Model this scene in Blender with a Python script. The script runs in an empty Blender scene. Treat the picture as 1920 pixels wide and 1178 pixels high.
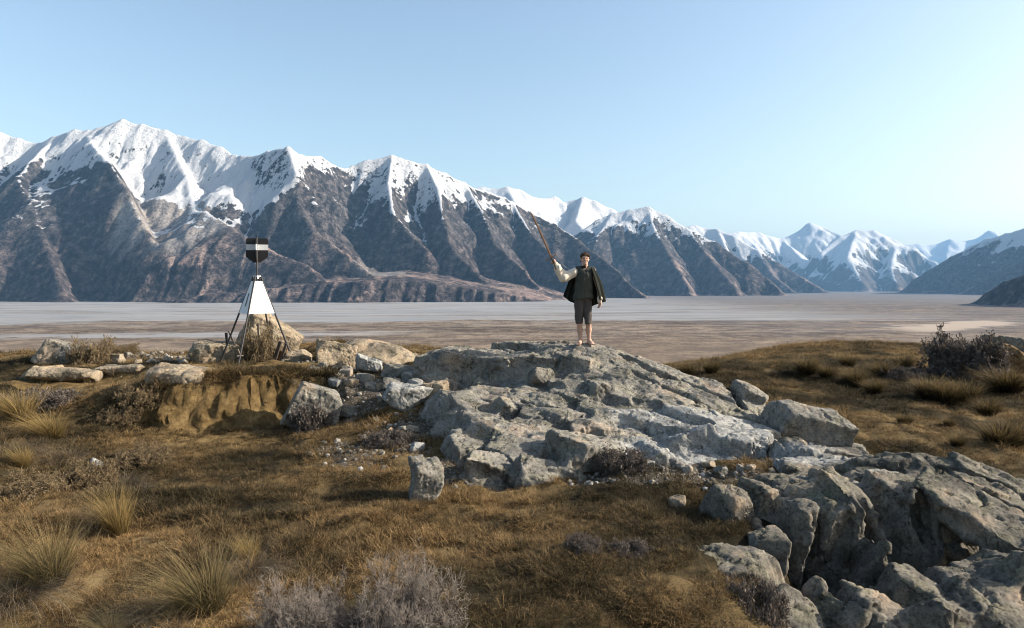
import bpy, bmesh, math, random
import numpy as np
from mathutils import Vector, Matrix, Euler

# ------------------------------------------------------------------ camera, sky, sun, exposure
scene = bpy.context.scene
COL = scene.collection
R = math.radians
F_PX = 1280.0            # focal length in photograph pixels (1920 wide)
HORIZON = 540.0          # row of the true horizon in the photograph
cam_data = bpy.data.cameras.new("camera")
cam_data.sensor_width = 36.0
cam_data.lens = 36.0 * F_PX / 1920.0
cam_data.shift_y = -(589.0 - HORIZON) / 1920.0
cam_data.clip_start = 0.1
cam_data.clip_end = 120000.0
cam = bpy.data.objects.new("camera", cam_data)
COL.objects.link(cam)
cam.location = (0, 0, 0)
cam.rotation_euler = (R(90), 0, 0)
scene.camera = cam

SUN_EL, SUN_AZ = 25.0, 2.0          # degrees; azimuth measured from +X towards +Y
SUN_DIR = Vector((math.cos(R(SUN_AZ)) * math.cos(R(SUN_EL)), math.sin(R(SUN_AZ)) * math.cos(R(SUN_EL)), math.sin(R(SUN_EL))))
world = bpy.data.worlds.new("World")
scene.world = world
world.use_nodes = True
wn = world.node_tree
bg = wn.nodes["Background"]
sky = wn.nodes.new("ShaderNodeTexSky")
sky.sky_type = 'NISHITA'
sky.sun_disc = False
sky.sun_elevation = R(SUN_EL)
sky.sun_rotation = R(90 - SUN_AZ)
sky.altitude = 900
sky.air_density = 1.3
sky.dust_density = 4.0
sky.ozone_density = 0.5
wn.links.new(sky.outputs[0], bg.inputs[0])
bg.inputs[1].default_value = 0.10
sun_data = bpy.data.lights.new("sun", 'SUN')
sun_data.energy = 5.0
sun_data.angle = R(0.53)
sun_data.color = (1.0, 0.905, 0.77)
sun = bpy.data.objects.new("sun", sun_data)
COL.objects.link(sun)
sun.rotation_euler = SUN_DIR.to_track_quat('Z', 'Y').to_euler()
scene.view_settings.view_transform = 'Standard'
scene.view_settings.look = 'None'
scene.view_settings.gamma = 1.0
scene.view_settings.use_curve_mapping = False
scene.view_settings.exposure = 1.18
scene.cycles.max_bounces = 6
scene.cycles.diffuse_bounces = 3
scene.cycles.volume_bounces = 0
scene.cycles.use_denoising = True
scene.cycles.filter_width = 1.05

# ------------------------------------------------------------------ helpers
def P(px, py, Y):
    """Photograph pixel seen at distance Y (m) -> world point."""
    return np.array([(px - 960.0) / F_PX * Y, Y, (HORIZON - py) / F_PX * Y])

rng = np.random.default_rng(7)
_perm = rng.permutation(256).astype(np.int32)
_perm = np.concatenate([_perm, _perm, _perm])
_val = (rng.random(256) * 2 - 1).astype(np.float32)

def vnoise(x, y, z=0.0, seed=0):
    if np.ndim(z) == 0:
        x, y = np.broadcast_arrays(np.asarray(x, np.float32) + seed * 17.31, np.asarray(y, np.float32) + seed * 7.77)
        xi = np.floor(x); yi = np.floor(y); fx = x - xi; fy = y - yi
        fx = fx * fx * fx * (fx * (fx * 6 - 15) + 10); fy = fy * fy * fy * (fy * (fy * 6 - 15) + 10)
        xi = xi.astype(np.int32) & 255; yi = yi.astype(np.int32) & 255
        p0 = _perm[xi]; p1 = _perm[(xi + 1) & 255]; y1 = (yi + 1) & 255; sd = int(seed * 37) & 255
        vt = np.roll(_val, sd)
        a = vt[_perm[p0 + yi]]; b = vt[_perm[p1 + yi]]; c = vt[_perm[p0 + y1]]; d = vt[_perm[p1 + y1]]
        a = a + (b - a) * fx; c = c + (d - c) * fx
        return a + (c - a) * fy
    x, y, z = np.broadcast_arrays(np.asarray(x, np.float32) + seed * 17.31, np.asarray(y, np.float32) + seed * 7.77, np.asarray(z, np.float32) + seed * 3.13)
    xi = np.floor(x); yi = np.floor(y); zi = np.floor(z)
    fx = x - xi; fy = y - yi; fz = z - zi
    fx = fx * fx * fx * (fx * (fx * 6 - 15) + 10); fy = fy * fy * fy * (fy * (fy * 6 - 15) + 10); fz = fz * fz * fz * (fz * (fz * 6 - 15) + 10)
    xi = xi.astype(np.int32) & 255; yi = yi.astype(np.int32) & 255; zi = zi.astype(np.int32) & 255
    def h(a, b, c):
        return _val[_perm[_perm[_perm[a] + b] + c] & 255]
    x1 = (xi + 1) & 255; y1 = (yi + 1) & 255; z1 = (zi + 1) & 255
    a = h(xi, yi, zi) * (1 - fx) + h(x1, yi, zi) * fx
    b = h(xi, y1, zi) * (1 - fx) + h(x1, y1, zi) * fx
    c = h(xi, yi, z1) * (1 - fx) + h(x1, yi, z1) * fx
    d = h(xi, y1, z1) * (1 - fx) + h(x1, y1, z1) * fx
    return (a * (1 - fy) + b * fy) * (1 - fz) + (c * (1 - fy) + d * fy) * fz

def fbm(x, y, z=0.0, oct=4, gain=0.5, lac=2.03, seed=0, ridged=False):
    s = 0.0; a = 1.0; f = 1.0; t = 0.0
    for o in range(oct):
        n = vnoise(np.asarray(x) * f, np.asarray(y) * f, (z * f if np.ndim(z) else 0.0), seed + o * 3)
        if ridged:
            n = 1 - 2 * np.abs(n)
        s = s + n * a; t += a
        a *= gain; f *= lac
    return s / t

def chips(v, cell, seed=0, tilt=1.0):
    """piecewise-planar fracture relief: every cell of a jittered 3-D grid is a tilted facet"""
    r = np.random.default_rng(seed); N = 61
    jit = r.random((N * N * N // 8 + 64, 3)).astype(np.float32); nn = len(jit)
    dirs = r.normal(0, 1, (nn, 3)).astype(np.float32); dirs /= np.linalg.norm(dirs, axis=1, keepdims=True); off = r.normal(0, 1, nn).astype(np.float32)
    p = (v / cell).astype(np.float32); pi = np.floor(p).astype(np.int64)
    best = np.full(len(v), 1e9, np.float32); out = np.zeros(len(v), np.float32)
    for a in (-1, 0, 1):
        for b in (-1, 0, 1):
            for c in (-1, 0, 1):
                q = pi + np.array([a, b, c]); k = (q[:, 0] * 73856093 ^ q[:, 1] * 19349663 ^ q[:, 2] * 83492791) % nn
                d = p - q - jit[k]; dd = np.abs(d).max(1) * 0.5 + 0.5 * np.sqrt((d * d).sum(1))
                up = dd < best
                best = np.where(up, dd, best); out = np.where(up, (d * dirs[k]).sum(1) * tilt + off[k] * 0.35, out)
    return out * cell

def smooth(e0, e1, x):
    t = np.clip((x - e0) / (e1 - e0), 0, 1)
    return t * t * (3 - 2 * t)

def mesh_obj(name, verts, faces, mat=None, parent=None, shade=True, attrs=None):
    verts = np.asarray(verts, np.float32); 
    me = bpy.data.meshes.new(name)
    if isinstance(faces, np.ndarray):
        k = faces.shape[1]
        me.vertices.add(len(verts)); me.vertices.foreach_set("co", verts.ravel())
        me.loops.add(faces.size); me.loops.foreach_set("vertex_index", faces.astype(np.int32).ravel())
        me.polygons.add(len(faces))
        me.polygons.foreach_set("loop_start", np.arange(0, faces.size, k, dtype=np.int32))
        me.update(calc_edges=True); me.validate()
    else:
        me.from_pydata([tuple(v) for v in verts.tolist()], [], faces)
    if shade:
        me.polygons.foreach_set("use_smooth", np.ones(len(me.polygons), dtype=bool))
    if attrs:
        for k, v in attrs.items():
            v = np.asarray(v, np.float32)
            if v.ndim == 2:
                at = me.attributes.new(k, 'FLOAT_VECTOR', 'POINT'); at.data.foreach_set("vector", v.ravel())
            else:
                at = me.attributes.new(k, 'FLOAT', 'POINT'); at.data.foreach_set("value", v)
    if mat:
        me.materials.append(mat)
    o = bpy.data.objects.new(name, me)
    COL.objects.link(o)
    if parent:
        o.parent = parent
    return o

def grid_faces(nx, ny):
    i = np.arange(nx * ny).reshape(ny, nx)
    return np.stack([i[:-1, :-1], i[:-1, 1:], i[1:, 1:], i[1:, :-1]], -1).reshape(-1, 4)

def tag(o, label=None, category=None, group=None, kind=None):
    if label: o["label"] = label
    if category: o["category"] = category
    if group: o["group"] = group
    if kind: o["kind"] = kind
    return o

def empty(name, loc=(0, 0, 0), rz=0.0):
    o = bpy.data.objects.new(name, None)
    COL.objects.link(o)
    o.location = loc; o.rotation_euler = (0, 0, rz)
    o.empty_display_size = 0.1
    return o

def tps(pts, vals, reg=0.0):
    """thin-plate spline through scattered points (N,2)->vals; returns a function"""
    pts = np.asarray(pts, float); vals = np.asarray(vals, float); n = len(pts)
    def U(r2): return np.where(r2 > 1e-12, 0.5 * r2 * np.log(np.maximum(r2, 1e-12)), 0)
    d2 = ((pts[:, None] - pts[None]) ** 2).sum(-1)
    K = U(d2) + reg * np.eye(n)
    Pm = np.concatenate([np.ones((n, 1)), pts], 1)
    A = np.zeros((n + 3, n + 3)); A[:n, :n] = K; A[:n, n:] = Pm; A[n:, :n] = Pm.T
    w = np.linalg.solve(A, np.concatenate([vals, np.zeros(3)]))
    def f(x, y):
        x = np.asarray(x, float); y = np.asarray(y, float)
        out = w[n] + w[n + 1] * x + w[n + 2] * y
        for i in range(n):
            out = out + w[i] * U((x - pts[i, 0]) ** 2 + (y - pts[i, 1]) ** 2)
        return out
    return f

# ---- node helpers
class NT:
    def __init__(self, name):
        self.m = bpy.data.materials.new(name); self.m.use_nodes = True
        self.t = self.m.node_tree; self.t.nodes.clear()
        self.out = self.t.nodes.new("ShaderNodeOutputMaterial")
        self.b = self.t.nodes.new("ShaderNodeBsdfPrincipled")
        self.link(self.b.outputs[0], self.out.inputs[0])
        self.b.inputs["Roughness"].default_value = 0.85
        self.b.inputs["Specular IOR Level"].default_value = 0.25
    def link(self, a, b): self.t.links.new(a, b)
    def n(self, t): return self.t.nodes.new("ShaderNode" + t)
    def sock(self, v, inp):
        if isinstance(v, bpy.types.NodeSocket): self.link(v, inp)
        else: inp.default_value = v
    def math(self, op, a, b=0.0, clamp=False):
        n = self.n("Math"); n.operation = op; n.use_clamp = clamp
        self.sock(a, n.inputs[0]); self.sock(b, n.inputs[1]); return n.outputs[0]
    def coords(self, kind="Object"):
        n = self.n("TexCoord"); return n.outputs[kind]
    def pos(self):
        return self.n("NewGeometry").outputs["Position"]
    def normal(self):
        return self.n("NewGeometry").outputs["Normal"]
    def attr(self, name, kind='GEOMETRY', out="Fac"):
        n = self.n("Attribute"); n.attribute_name = name; n.attribute_type = kind; return n.outputs[out]
    def mapping(self, vec, scale=(1, 1, 1), rot=(0, 0, 0), loc=(0, 0, 0)):
        n = self.n("Mapping"); self.link(vec, n.inputs[0])
        n.inputs["Scale"].default_value = scale; n.inputs["Rotation"].default_value = rot; n.inputs["Location"].default_value = loc
        return n.outputs[0]
    def noise(self, vec, scale, detail=6, rough=0.6, dist=0.0, out="Fac"):
        n = self.n("TexNoise"); self.link(vec, n.inputs["Vector"])
        n.inputs["Scale"].default_value = scale; n.inputs["Detail"].default_value = detail
        n.inputs["Roughness"].default_value = rough; n.inputs["Distortion"].default_value = dist
        return n.outputs[out]
    def voronoi(self, vec, scale, feature='F1', out="Distance", rand=1.0):
        n = self.n("TexVoronoi"); n.feature = feature; self.link(vec, n.inputs["Vector"])
        n.inputs["Scale"].default_value = scale; n.inputs["Randomness"].default_value = rand
        return n.outputs[out]
    def ramp(self, v, stops, interp='LINEAR'):
        n = self.n("ValToRGB"); self.sock(v, n.inputs[0]); cr = n.color_ramp; cr.interpolation = interp
        while len(cr.elements) < len(stops): cr.elements.new(0.5)
        for e, (p, c) in zip(cr.elements, stops):
            e.position = p; e.color = (*c, 1) if len(c) == 3 else c
        return n.outputs[0]
    def step(self, v, a, b):
        n = self.n("MapRange"); n.interpolation_type = 'SMOOTHSTEP'; self.sock(v, n.inputs[0])
        n.inputs[1].default_value = a; n.inputs[2].default_value = b; return n.outputs[0]
    def mix(self, f, a, b, mode='MIX'):
        n = self.n("Mix"); n.data_type = 'RGBA'; n.blend_type = mode
        self.sock(f, n.inputs[0])
        for v, i in ((a, 6), (b, 7)):
            if isinstance(v, tuple): n.inputs[i].default_value = (*v, 1) if len(v) == 3 else v
            else: self.link(v, n.inputs[i])
        return n.outputs[2]
    def sep(self, v):
        n = self.n("SeparateXYZ"); self.link(v, n.inputs[0]); return n.outputs
    def bump(self, h, strength=0.5, dist=0.02, normal=None):
        n = self.n("Bump"); self.link(h, n.inputs["Height"]); n.inputs["Strength"].default_value = strength
        n.inputs["Distance"].default_value = dist
        if normal is not None: self.link(normal, n.inputs["Normal"])
        return n.outputs[0]
    def color(self, c):
        self.sock((*c, 1) if isinstance(c, tuple) else c, self.b.inputs["Base Color"]); return self
# ------------------------------------------------------------------ valley floor
PLAIN_Z = -100.0
def plain_material():
    m = NT("valley_floor")
    p = m.pos(); s = m.sep(p); X, Y = s[0], s[1]
    warp = m.noise(m.mapping(p, (1 / 900, 1 / 500, 0)), 1.0, 6, 0.62)
    warp2 = m.noise(m.mapping(p, (1 / 160, 1 / 120, 0)), 1.0, 5, 0.65)
    fine = m.noise(m.mapping(p, (1 / 9, 1 / 14, 0)), 1.0, 6, 0.72)
    mid = m.noise(m.mapping(p, (1 / 55, 1 / 60, 0)), 1.0, 6, 0.66)
    big = m.noise(m.mapping(p, (1 / 420, 1 / 300, 0)), 1.0, 5, 0.6)
    # scrubby flats: dry straw, purple brown scrub
    base = m.ramp(big, [(0.34, (0.115, 0.091, 0.07)), (0.48, (0.18, 0.14, 0.105)), (0.62, (0.25, 0.196, 0.145))])
    scrub = m.ramp(mid, [(0.44, (1.05, 1.04, 1.0)), (0.54, (0.46, 0.43, 0.45))])
    base = m.mix(0.85, base, scrub, 'MULTIPLY')
    speck = m.ramp(fine, [(0.44, (0.58, 0.55, 0.56)), (0.5, (1, 1, 1)), (0.62, (1.14, 1.12, 1.08))])
    base = m.mix(0.9, base, speck, 'MULTIPLY')
    # the right hand flats carry more dark scrub
    rightm = m.math('MULTIPLY', m.step(X, 150.0, 900.0), m.step(Y, 1150.0, 1700.0))
    dk = m.math('MULTIPLY', rightm, m.step(m.noise(m.mapping(p, (1 / 260, 1 / 170, 0)), 1.0, 7, 0.72), 0.40, 0.60))
    base = m.mix(m.math('MULTIPLY', dk, 0.8), base, (0.095, 0.082, 0.086))
    # greener/greyer toward far right valley
    far = m.step(Y, 3200.0, 6500.0)
    base = m.mix(m.math('MULTIPLY', far, 0.8), base, (0.13, 0.12, 0.118))
    # braided river bed: wide pale band, then a narrow braid nearer
    Yw = m.math('ADD', Y, m.math('MULTIPLY', m.math('SUBTRACT', warp, 0.5), 900.0))
    Yw = m.math('ADD', Yw, m.math('MULTIPLY', m.math('SUBTRACT', warp2, 0.5), 260.0))
    Yw = m.math('ADD', Yw, m.math('MULTIPLY', X, -0.05))
    left = m.step(X, 1900.0, 500.0)
    band = m.math('MULTIPLY', m.step(Yw, 1990.0, 2120.0), m.math('ADD', left, 0.0, True))
    Yn = m.math('ADD', Y, m.math('MULTIPLY', m.math('SUBTRACT', warp, 0.5), 300.0))
    Yn = m.math('ADD', Yn, m.math('MULTIPLY', X, -0.12))
    narrow = m.math('MULTIPLY', m.step(Yn, 1440.0, 1490.0), m.step(Yn, 1640.0, 1570.0))
    narrow = m.math('MULTIPLY', narrow, m.step(m.math('ADD', X, m.math('MULTIPLY', warp2, 400.0)), 100.0, -250.0))
    narrow = m.math('MULTIPLY', narrow, m.step(warp2, 0.34, 0.5))
    streak = m.noise(m.mapping(p, (1 / 700, 1 / 60, 0), (0, 0, R(4))), 1.0, 6, 0.6)
    gravel = m.ramp(streak, [(0.3, (0.19, 0.19, 0.195)), (0.5, (0.245, 0.242, 0.242)), (0.68, (0.31, 0.302, 0.295))])
    isl = m.step(m.noise(m.mapping(p, (1 / 620, 1 / 210, 0), (0, 0, R(-5)), (1.3, 7.7, 0)), 1.0, 6, 0.62), 0.52, 0.60)
    band = m.math('MULTIPLY', band, m.math('SUBTRACT', 1.0, m.math('MULTIPLY', isl, 0.55)))
    mask = m.math('MAXIMUM', band, m.math('MULTIPLY', narrow, 0.9), True)
    c = m.mix(mask, base, gravel)
    # braided channels: thin bright and dark threads running along the valley
    br = m.noise(m.mapping(p, (1 / 1500, 1 / 130, 0), (0, 0, R(-6)), (3.3, 1.7, 0)), 1.0, 5, 0.55, 0.6)
    th = m.step(m.math('ABSOLUTE', m.math('SUBTRACT', br, 0.5)), 0.022, 0.006)
    thm = m.math('MULTIPLY', th, m.math('MAXIMUM', m.math('MULTIPLY', band, 0.8), m.math('MULTIPLY', m.step(Y, 1100.0, 1700.0), 0.25)))
    c = m.mix(thm, c, (0.15, 0.17, 0.19))
    br2 = m.noise(m.mapping(p, (1 / 1100, 1 / 95, 0), (0, 0, R(5)), (8.3, 2.7, 0)), 1.0, 5, 0.55, 0.5)
    th2 = m.step(m.math('ABSOLUTE', m.math('SUBTRACT', br2, 0.52)), 0.02, 0.004)
    c = m.mix(m.math('MULTIPLY', th2, m.math('MULTIPLY', m.step(Y, 1050.0, 1500.0), 0.3)), c, (0.40, 0.35, 0.29))
    # pale sandy flats on the right
    Ys = m.math('ADD', Y, m.math('MULTIPLY', m.math('SUBTRACT', warp2, 0.5), 420.0))
    Ys = m.math('ADD', Ys, m.math('MULTIPLY', m.math('SUBTRACT', X, 1250.0), -0.75))
    sand = m.math('MULTIPLY', m.step(Ys, 1740.0, 1800.0), m.step(Ys, 1985.0, 1930.0))
    sand = m.math('MULTIPLY', sand, m.math('MULTIPLY', m.step(X, 860.0, 1000.0), m.step(X, 1490.0, 1420.0)))
    c = m.mix(sand, c, (0.34, 0.28, 0.225))
    # light near rim of the plain seen just over the hill crest
    near = m.step(Y, 1500.0, 1050.0)
    c = m.mix(m.math('MULTIPLY', near, 0.35), c, (0.23, 0.178, 0.132))
    m.color(c)
    m.b.inputs["Roughness"].default_value = 1.0
    m.b.inputs["Specular IOR Level"].default_value = 0.05
    return m.m
pl = mesh_obj("valley_floor", [(-60000, -4000, PLAIN_Z), (60000, -4000, PLAIN_Z), (60000, 62000, PLAIN_Z), (-60000, 62000, PLAIN_Z)], [(0, 1, 2, 3)], plain_material(), shade=False)
tag(pl, "wide flat river valley floor of gravel and dry scrub", kind="structure")

# ------------------------------------------------------------------ mountains
def mountain_material():
    m = NT("mountain")
    p = m.pos(); sn = m.attr("snow"); veg = m.attr("veg"); scr = m.attr("scree"); gl = m.attr("gully")
    nz = m.sep(m.normal())[2]
    n1 = m.noise(m.mapping(p, (1 / 60, 1 / 60, 1 / 60)), 1.0, 9, 0.7)
    n2 = m.noise(m.mapping(p, (1 / 260, 1 / 260, 1 / 260)), 1.0, 7, 0.62)
    n3 = m.noise(m.mapping(p, (1 / 22, 1 / 22, 1 / 22)), 1.0, 6, 0.75)
    rock = m.ramp(n1, [(0.40, (0.018, 0.018, 0.021)), (0.5, (0.048, 0.045, 0.048)), (0.61, (0.12, 0.11, 0.11))])
    brown = m.ramp(n1, [(0.41, (0.018, 0.0165, 0.019)), (0.5, (0.047, 0.041, 0.043)), (0.60, (0.11, 0.09, 0.087))])
    straw = m.ramp(n1, [(0.40, (0.115, 0.087, 0.08)), (0.60, (0.26, 0.195, 0.172))])
    vmix = m.math('ADD', m.attr("straw"), m.math('MULTIPLY', m.math('SUBTRACT', n2, 0.5), 1.4))
    vmix = m.step(m.math('ADD', vmix, m.math('MULTIPLY', m.math('SUBTRACT', n3, 0.5), 1.1)), 0.48, 1.05)
    low = m.mix(m.math('MULTIPLY', vmix, 0.9), brown, straw)
    c = m.mix(veg, rock, low)
    sc = m.ramp(n1, [(0.3, (0.19, 0.175, 0.165)), (0.7, (0.27, 0.25, 0.235))])
    c = m.mix(scr, c, sc)
    c = m.mix(0.8, c, m.ramp(n2, [(0.36, (0.55, 0.55, 0.6)), (0.5, (1, 1, 1)), (0.64, (1.35, 1.28, 1.22))]), 'MULTIPLY')
    c = m.mix(0.85, c, m.ramp(n3, [(0.40, (0.5, 0.5, 0.53)), (0.5, (1, 1, 1)), (0.60, (1.4, 1.36, 1.3))]), 'MULTIPLY')
    # streaks of dark rock in gullies
    c = m.mix(m.math('MULTIPLY', m.step(gl, 0.45, 0.9), 0.35), c, (0.06, 0.055, 0.06))
    k = m.math('ADD', sn, m.math('MULTIPLY', m.math('SUBTRACT', n1, 0.5), 1.4))
    k = m.math('ADD', k, m.math('MULTIPLY', m.math('SUBTRACT', n3, 0.5), 0.8))
    k = m.math('ADD', k, m.math('MULTIPLY', m.math('SUBTRACT', nz, 0.72), 1.4))
    snow = m.step(k, 0.44, 0.56)
    c = m.mix(snow, c, (0.49, 0.50, 0.52))
    m.color(c)
    h = m.math('ADD', n1, m.math('MULTIPLY', n3, 0.4))
    m.link(m.bump(h, 0.9, 36.0), m.b.inputs["Normal"])
    m.b.inputs["Roughness"].default_value = 0.95
    m.b.inputs["Specular IOR Level"].default_value = 0.1
    return m.m
MOUNTAIN = mountain_material()
SX, SY = SUN_DIR.x, SUN_DIR.y

def erode(H, step, iters=10, K=0.02, m_=0.45, base=PLAIN_Z, diff=0.05):
    """implicit stream-power erosion on a height grid (D8 receivers)"""
    ny, nx = H.shape; n = nx * ny
    H = H.astype(np.float64).copy()
    offs = [(-1, -1), (-1, 0), (-1, 1), (0, -1), (0, 1), (1, -1), (1, 0), (1, 1)]
    idx = np.arange(n).reshape(ny, nx)
    jit = np.random.default_rng(5).random((ny, nx)) * 0.8
    for it in range(iters):
        for _ in range(12):      # lift small pits
            pad = np.pad(H, 1, mode='edge')
            mn = np.min([pad[1 + a:1 + a + ny, 1 + b:1 + b + nx] for a, b in offs], axis=0)
            H = np.where((H < mn + 0.05) & (H > base), mn + 0.1, H)
        pad = np.pad(H + jit, 1, mode='constant', constant_values=1e9)
        pidx = np.pad(idx, 1, mode='edge')
        best = np.zeros((ny, nx)); rec = idx.copy(); dist = np.full((ny, nx), step)
        for a, b in offs:
            L = step * math.hypot(a, b)
            sl = (H + jit - pad[1 + a:1 + a + ny, 1 + b:1 + b + nx]) / L
            up = sl > best
            best = np.where(up, sl, best); rec = np.where(up, pidx[1 + a:1 + a + ny, 1 + b:1 + b + nx], rec); dist = np.where(up, L, dist)
        order = np.argsort((H + jit).ravel())
        recl = rec.ravel().tolist(); area = [step * step] * n
        ol = order.tolist()
        for i in reversed(ol):
            r = recl[i]
            if r != i: area[r] += area[i]
        A = np.array(area)
        Fk = (K * A ** m_ / dist.ravel())
        Fk[H.ravel() <= base] = 0
        Fl = Fk.tolist(); h = H.ravel().tolist()
        for i in ol:
            r = recl[i]
            if r != i:
                f = Fl[i]; hr = h[r]
                if hr < h[i]: h[i] = (h[i] + f * hr) / (1 + f)
        H = np.array(h).reshape(ny, nx)
        pad = np.pad(H, 1, mode='edge')
        H = H + diff * (pad[:-2, 1:-1] + pad[2:, 1:-1] + pad[1:-1, :-2] + pad[1:-1, 2:] - 4 * H)
    return H.astype(np.float32), np.log(A / (step * step)).reshape(ny, nx).astype(np.float32)

def make_mountain(name, label, bounds, step, ridges, slope=0.72, snow0=430, snow_aspect=330, gully=1.0, seed=0, veg_top=520, terrace=None, snow_band=260, scree=(), toe=260.0, relief=1.0, ero_K=0.5, ero_n=10, snow_spots=()):
    x0, x1, y0, y1 = bounds
    xs = np.arange(x0, x1 + 1, step); ys = np.arange(y0, y1 + 1, step)
    X, Y = np.meshgrid(xs, ys)
    X = X.astype(np.float32); Y = Y.astype(np.float32)
    # domain warp so that ridges wander
    wx = fbm(X / 700, Y / 700, oct=4, seed=seed + 1) * 210 * relief + fbm(X / 170, Y / 170, oct=3, seed=seed + 5) * 60 * relief
    wy = fbm(X / 700, Y / 700, oct=4, seed=seed + 2) * 210 * relief + fbm(X / 170, Y / 170, oct=3, seed=seed + 6) * 60 * relief
    Hm = np.full(X.shape, -1e9, np.float32); Sg = np.zeros(X.shape, np.float32); Dg = np.zeros(X.shape, np.float32)
    H2 = np.full(X.shape, -1e9, np.float32)
    for ri, rd in enumerate(ridges):
        pts = [P(a, b, c * 1000.0) for a, b, c in rd["p"]]
        sl = rd.get("slope", slope); cum = 0.0
        for a, b in zip(pts[:-1], pts[1:]):
            ax, ay, az = a; bx, by, bz = b
            L2 = (bx - ax) ** 2 + (by - ay) ** 2; L = math.sqrt(L2)
            # ridge geometry itself is only lightly warped near its crest
            px = X - ax; py_ = Y - ay
            t0 = np.clip((px * (bx - ax) + py_ * (by - ay)) / L2, 0, 1)
            d0 = np.hypot(px - t0 * (bx - ax), py_ - t0 * (by - ay))
            wk = smooth(0, 500, d0)
            px = px + wx * wk; py_ = py_ + wy * wk
            t = np.clip((px * (bx - ax) + py_ * (by - ay)) / L2, 0, 1)
            d = np.hypot(px - t * (bx - ax), py_ - t * (by - ay))
            z = az + t * (bz - az)
            s = cum + t * L
            h = z - sl * d * (1.06 - 0.16 * smooth(300, 1800, d))
            up = h > Hm
            H2 = np.where(up, Hm, np.maximum(H2, h))
            Sg = np.where(up, s + ri * 6023.0, Sg); Dg = np.where(up, d, Dg)
            Hm = np.where(up, h, Hm); cum += L
    # gullies run straight down from the nearest ridge
    H = Hm + fbm(Sg / 190, Dg / 1500, oct=3, gain=0.55, seed=seed + 9, ridged=True) * 95 * smooth(10, 650, Dg) * gully * smooth(0, 120, Hm - H2)
    # soften valley lines a little (screes filling the hollows)
    k = 55.0 * relief
    e = np.clip((k - (Hm - H2)) / k, 0, 1)
    H = H + e * e * k * 0.28
    rough = fbm(X / 420, Y / 420, oct=6, gain=0.55, seed=seed + 20, ridged=True) * 58 + fbm(X / 110, Y / 110, oct=4, gain=0.6, seed=seed + 30, ridged=True) * 13
    crest = smooth(0, 180, Dg)
    H = H + rough * relief * (0.25 + 0.75 * crest) * smooth(PLAIN_Z - 40, PLAIN_Z + 350, H)
    H, Ar = erode(H, step, ero_n, ero_K)
    H = H + fbm(X / 70, Y / 70, oct=3, gain=0.65, seed=seed + 35, ridged=True) * 8 * relief * smooth(PLAIN_Z, PLAIN_Z + 200, H)
    # fans at the foot: blend to gentle slope above the plain
    f = (H - PLAIN_Z) / toe
    H = np.where(f < 1, PLAIN_Z + toe * (0.5 * np.maximum(f, -2) ** 2 * np.sign(f) + 0.5 * f), H)
    if terrace is not None:
        H = terrace(X, Y, H)
    gx, gy = np.gradient(H, step, axis=1), np.gradient(H, step, axis=0)
    inv = 1 / np.sqrt(gx * gx + gy * gy + 1)
    nx, ny, nz = -gx * inv, -gy * inv, inv
    asp = np.clip(nx * SX + ny * SY, -0.7, 0.7) / 0.7
    snowline = snow0 + snow_aspect * (asp * 0.5 + 0.5) + fbm(X / 500, Y / 500, oct=4, seed=seed + 40) * 170
    for (a, b, c, r, dl) in snow_spots:
        q = P(a, b, c * 1000.0)
        snowline = snowline + dl * smooth(r, r * 0.3, np.hypot(X - q[0], Y - q[1]))
    snow = np.clip((H - snowline) / snow_band + 0.5, -0.6, 1.35) 
    veg = smooth(veg_top + 120, veg_top - 320, H + fbm(X / 350, Y / 350, oct=4, seed=seed + 50) * 180)
    slope_ = np.sqrt(gx * gx + gy * gy)
    straw = smooth(0.02, 0.5, fbm(X / 420, Y / 420, oct=5, gain=0.6, seed=seed + 70) + 0.25 * (0.62 - slope_) - 0.05 * (Ar - 2.2) + 0.10 * smooth(350, -60, H) + 0.12 * asp)
    snow = snow + np.clip(0.05 * (Ar - 2.0), -0.12, 0.2) - 0.65 * np.clip(slope_ - 0.8, 0, 0.7)
    sc = np.zeros_like(H)
    for (a, b, c, r) in scree:
        q = P(a, b, c * 1000.0)
        sc = np.maximum(sc, smooth(r, r * 0.45, np.hypot((X - q[0]) , (Y - q[1])) + fbm(X / 150, Y / 150, oct=3, seed=seed + 60) * r * 0.5))
    v = np.stack([X.ravel(), Y.ravel(), H.ravel()], -1)
    fc = grid_faces(len(xs), len(ys))
    keep = (H.ravel()[fc] > PLAIN_Z - 25).any(1)
    fc = fc[keep]
    used = np.unique(fc); remap = np.full(len(v), -1, np.int64); remap[used] = np.arange(len(used))
    o = mesh_obj(name, v[used], remap[fc], MOUNTAIN, attrs={"snow": snow.ravel()[used], "veg": veg.ravel()[used], "scree": sc.ravel()[used], "straw": straw.ravel()[used], "gully": np.clip(Ar / 7.0, 0, 1).ravel()[used]})
    tag(o, label, kind="structure")
    return o

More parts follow.
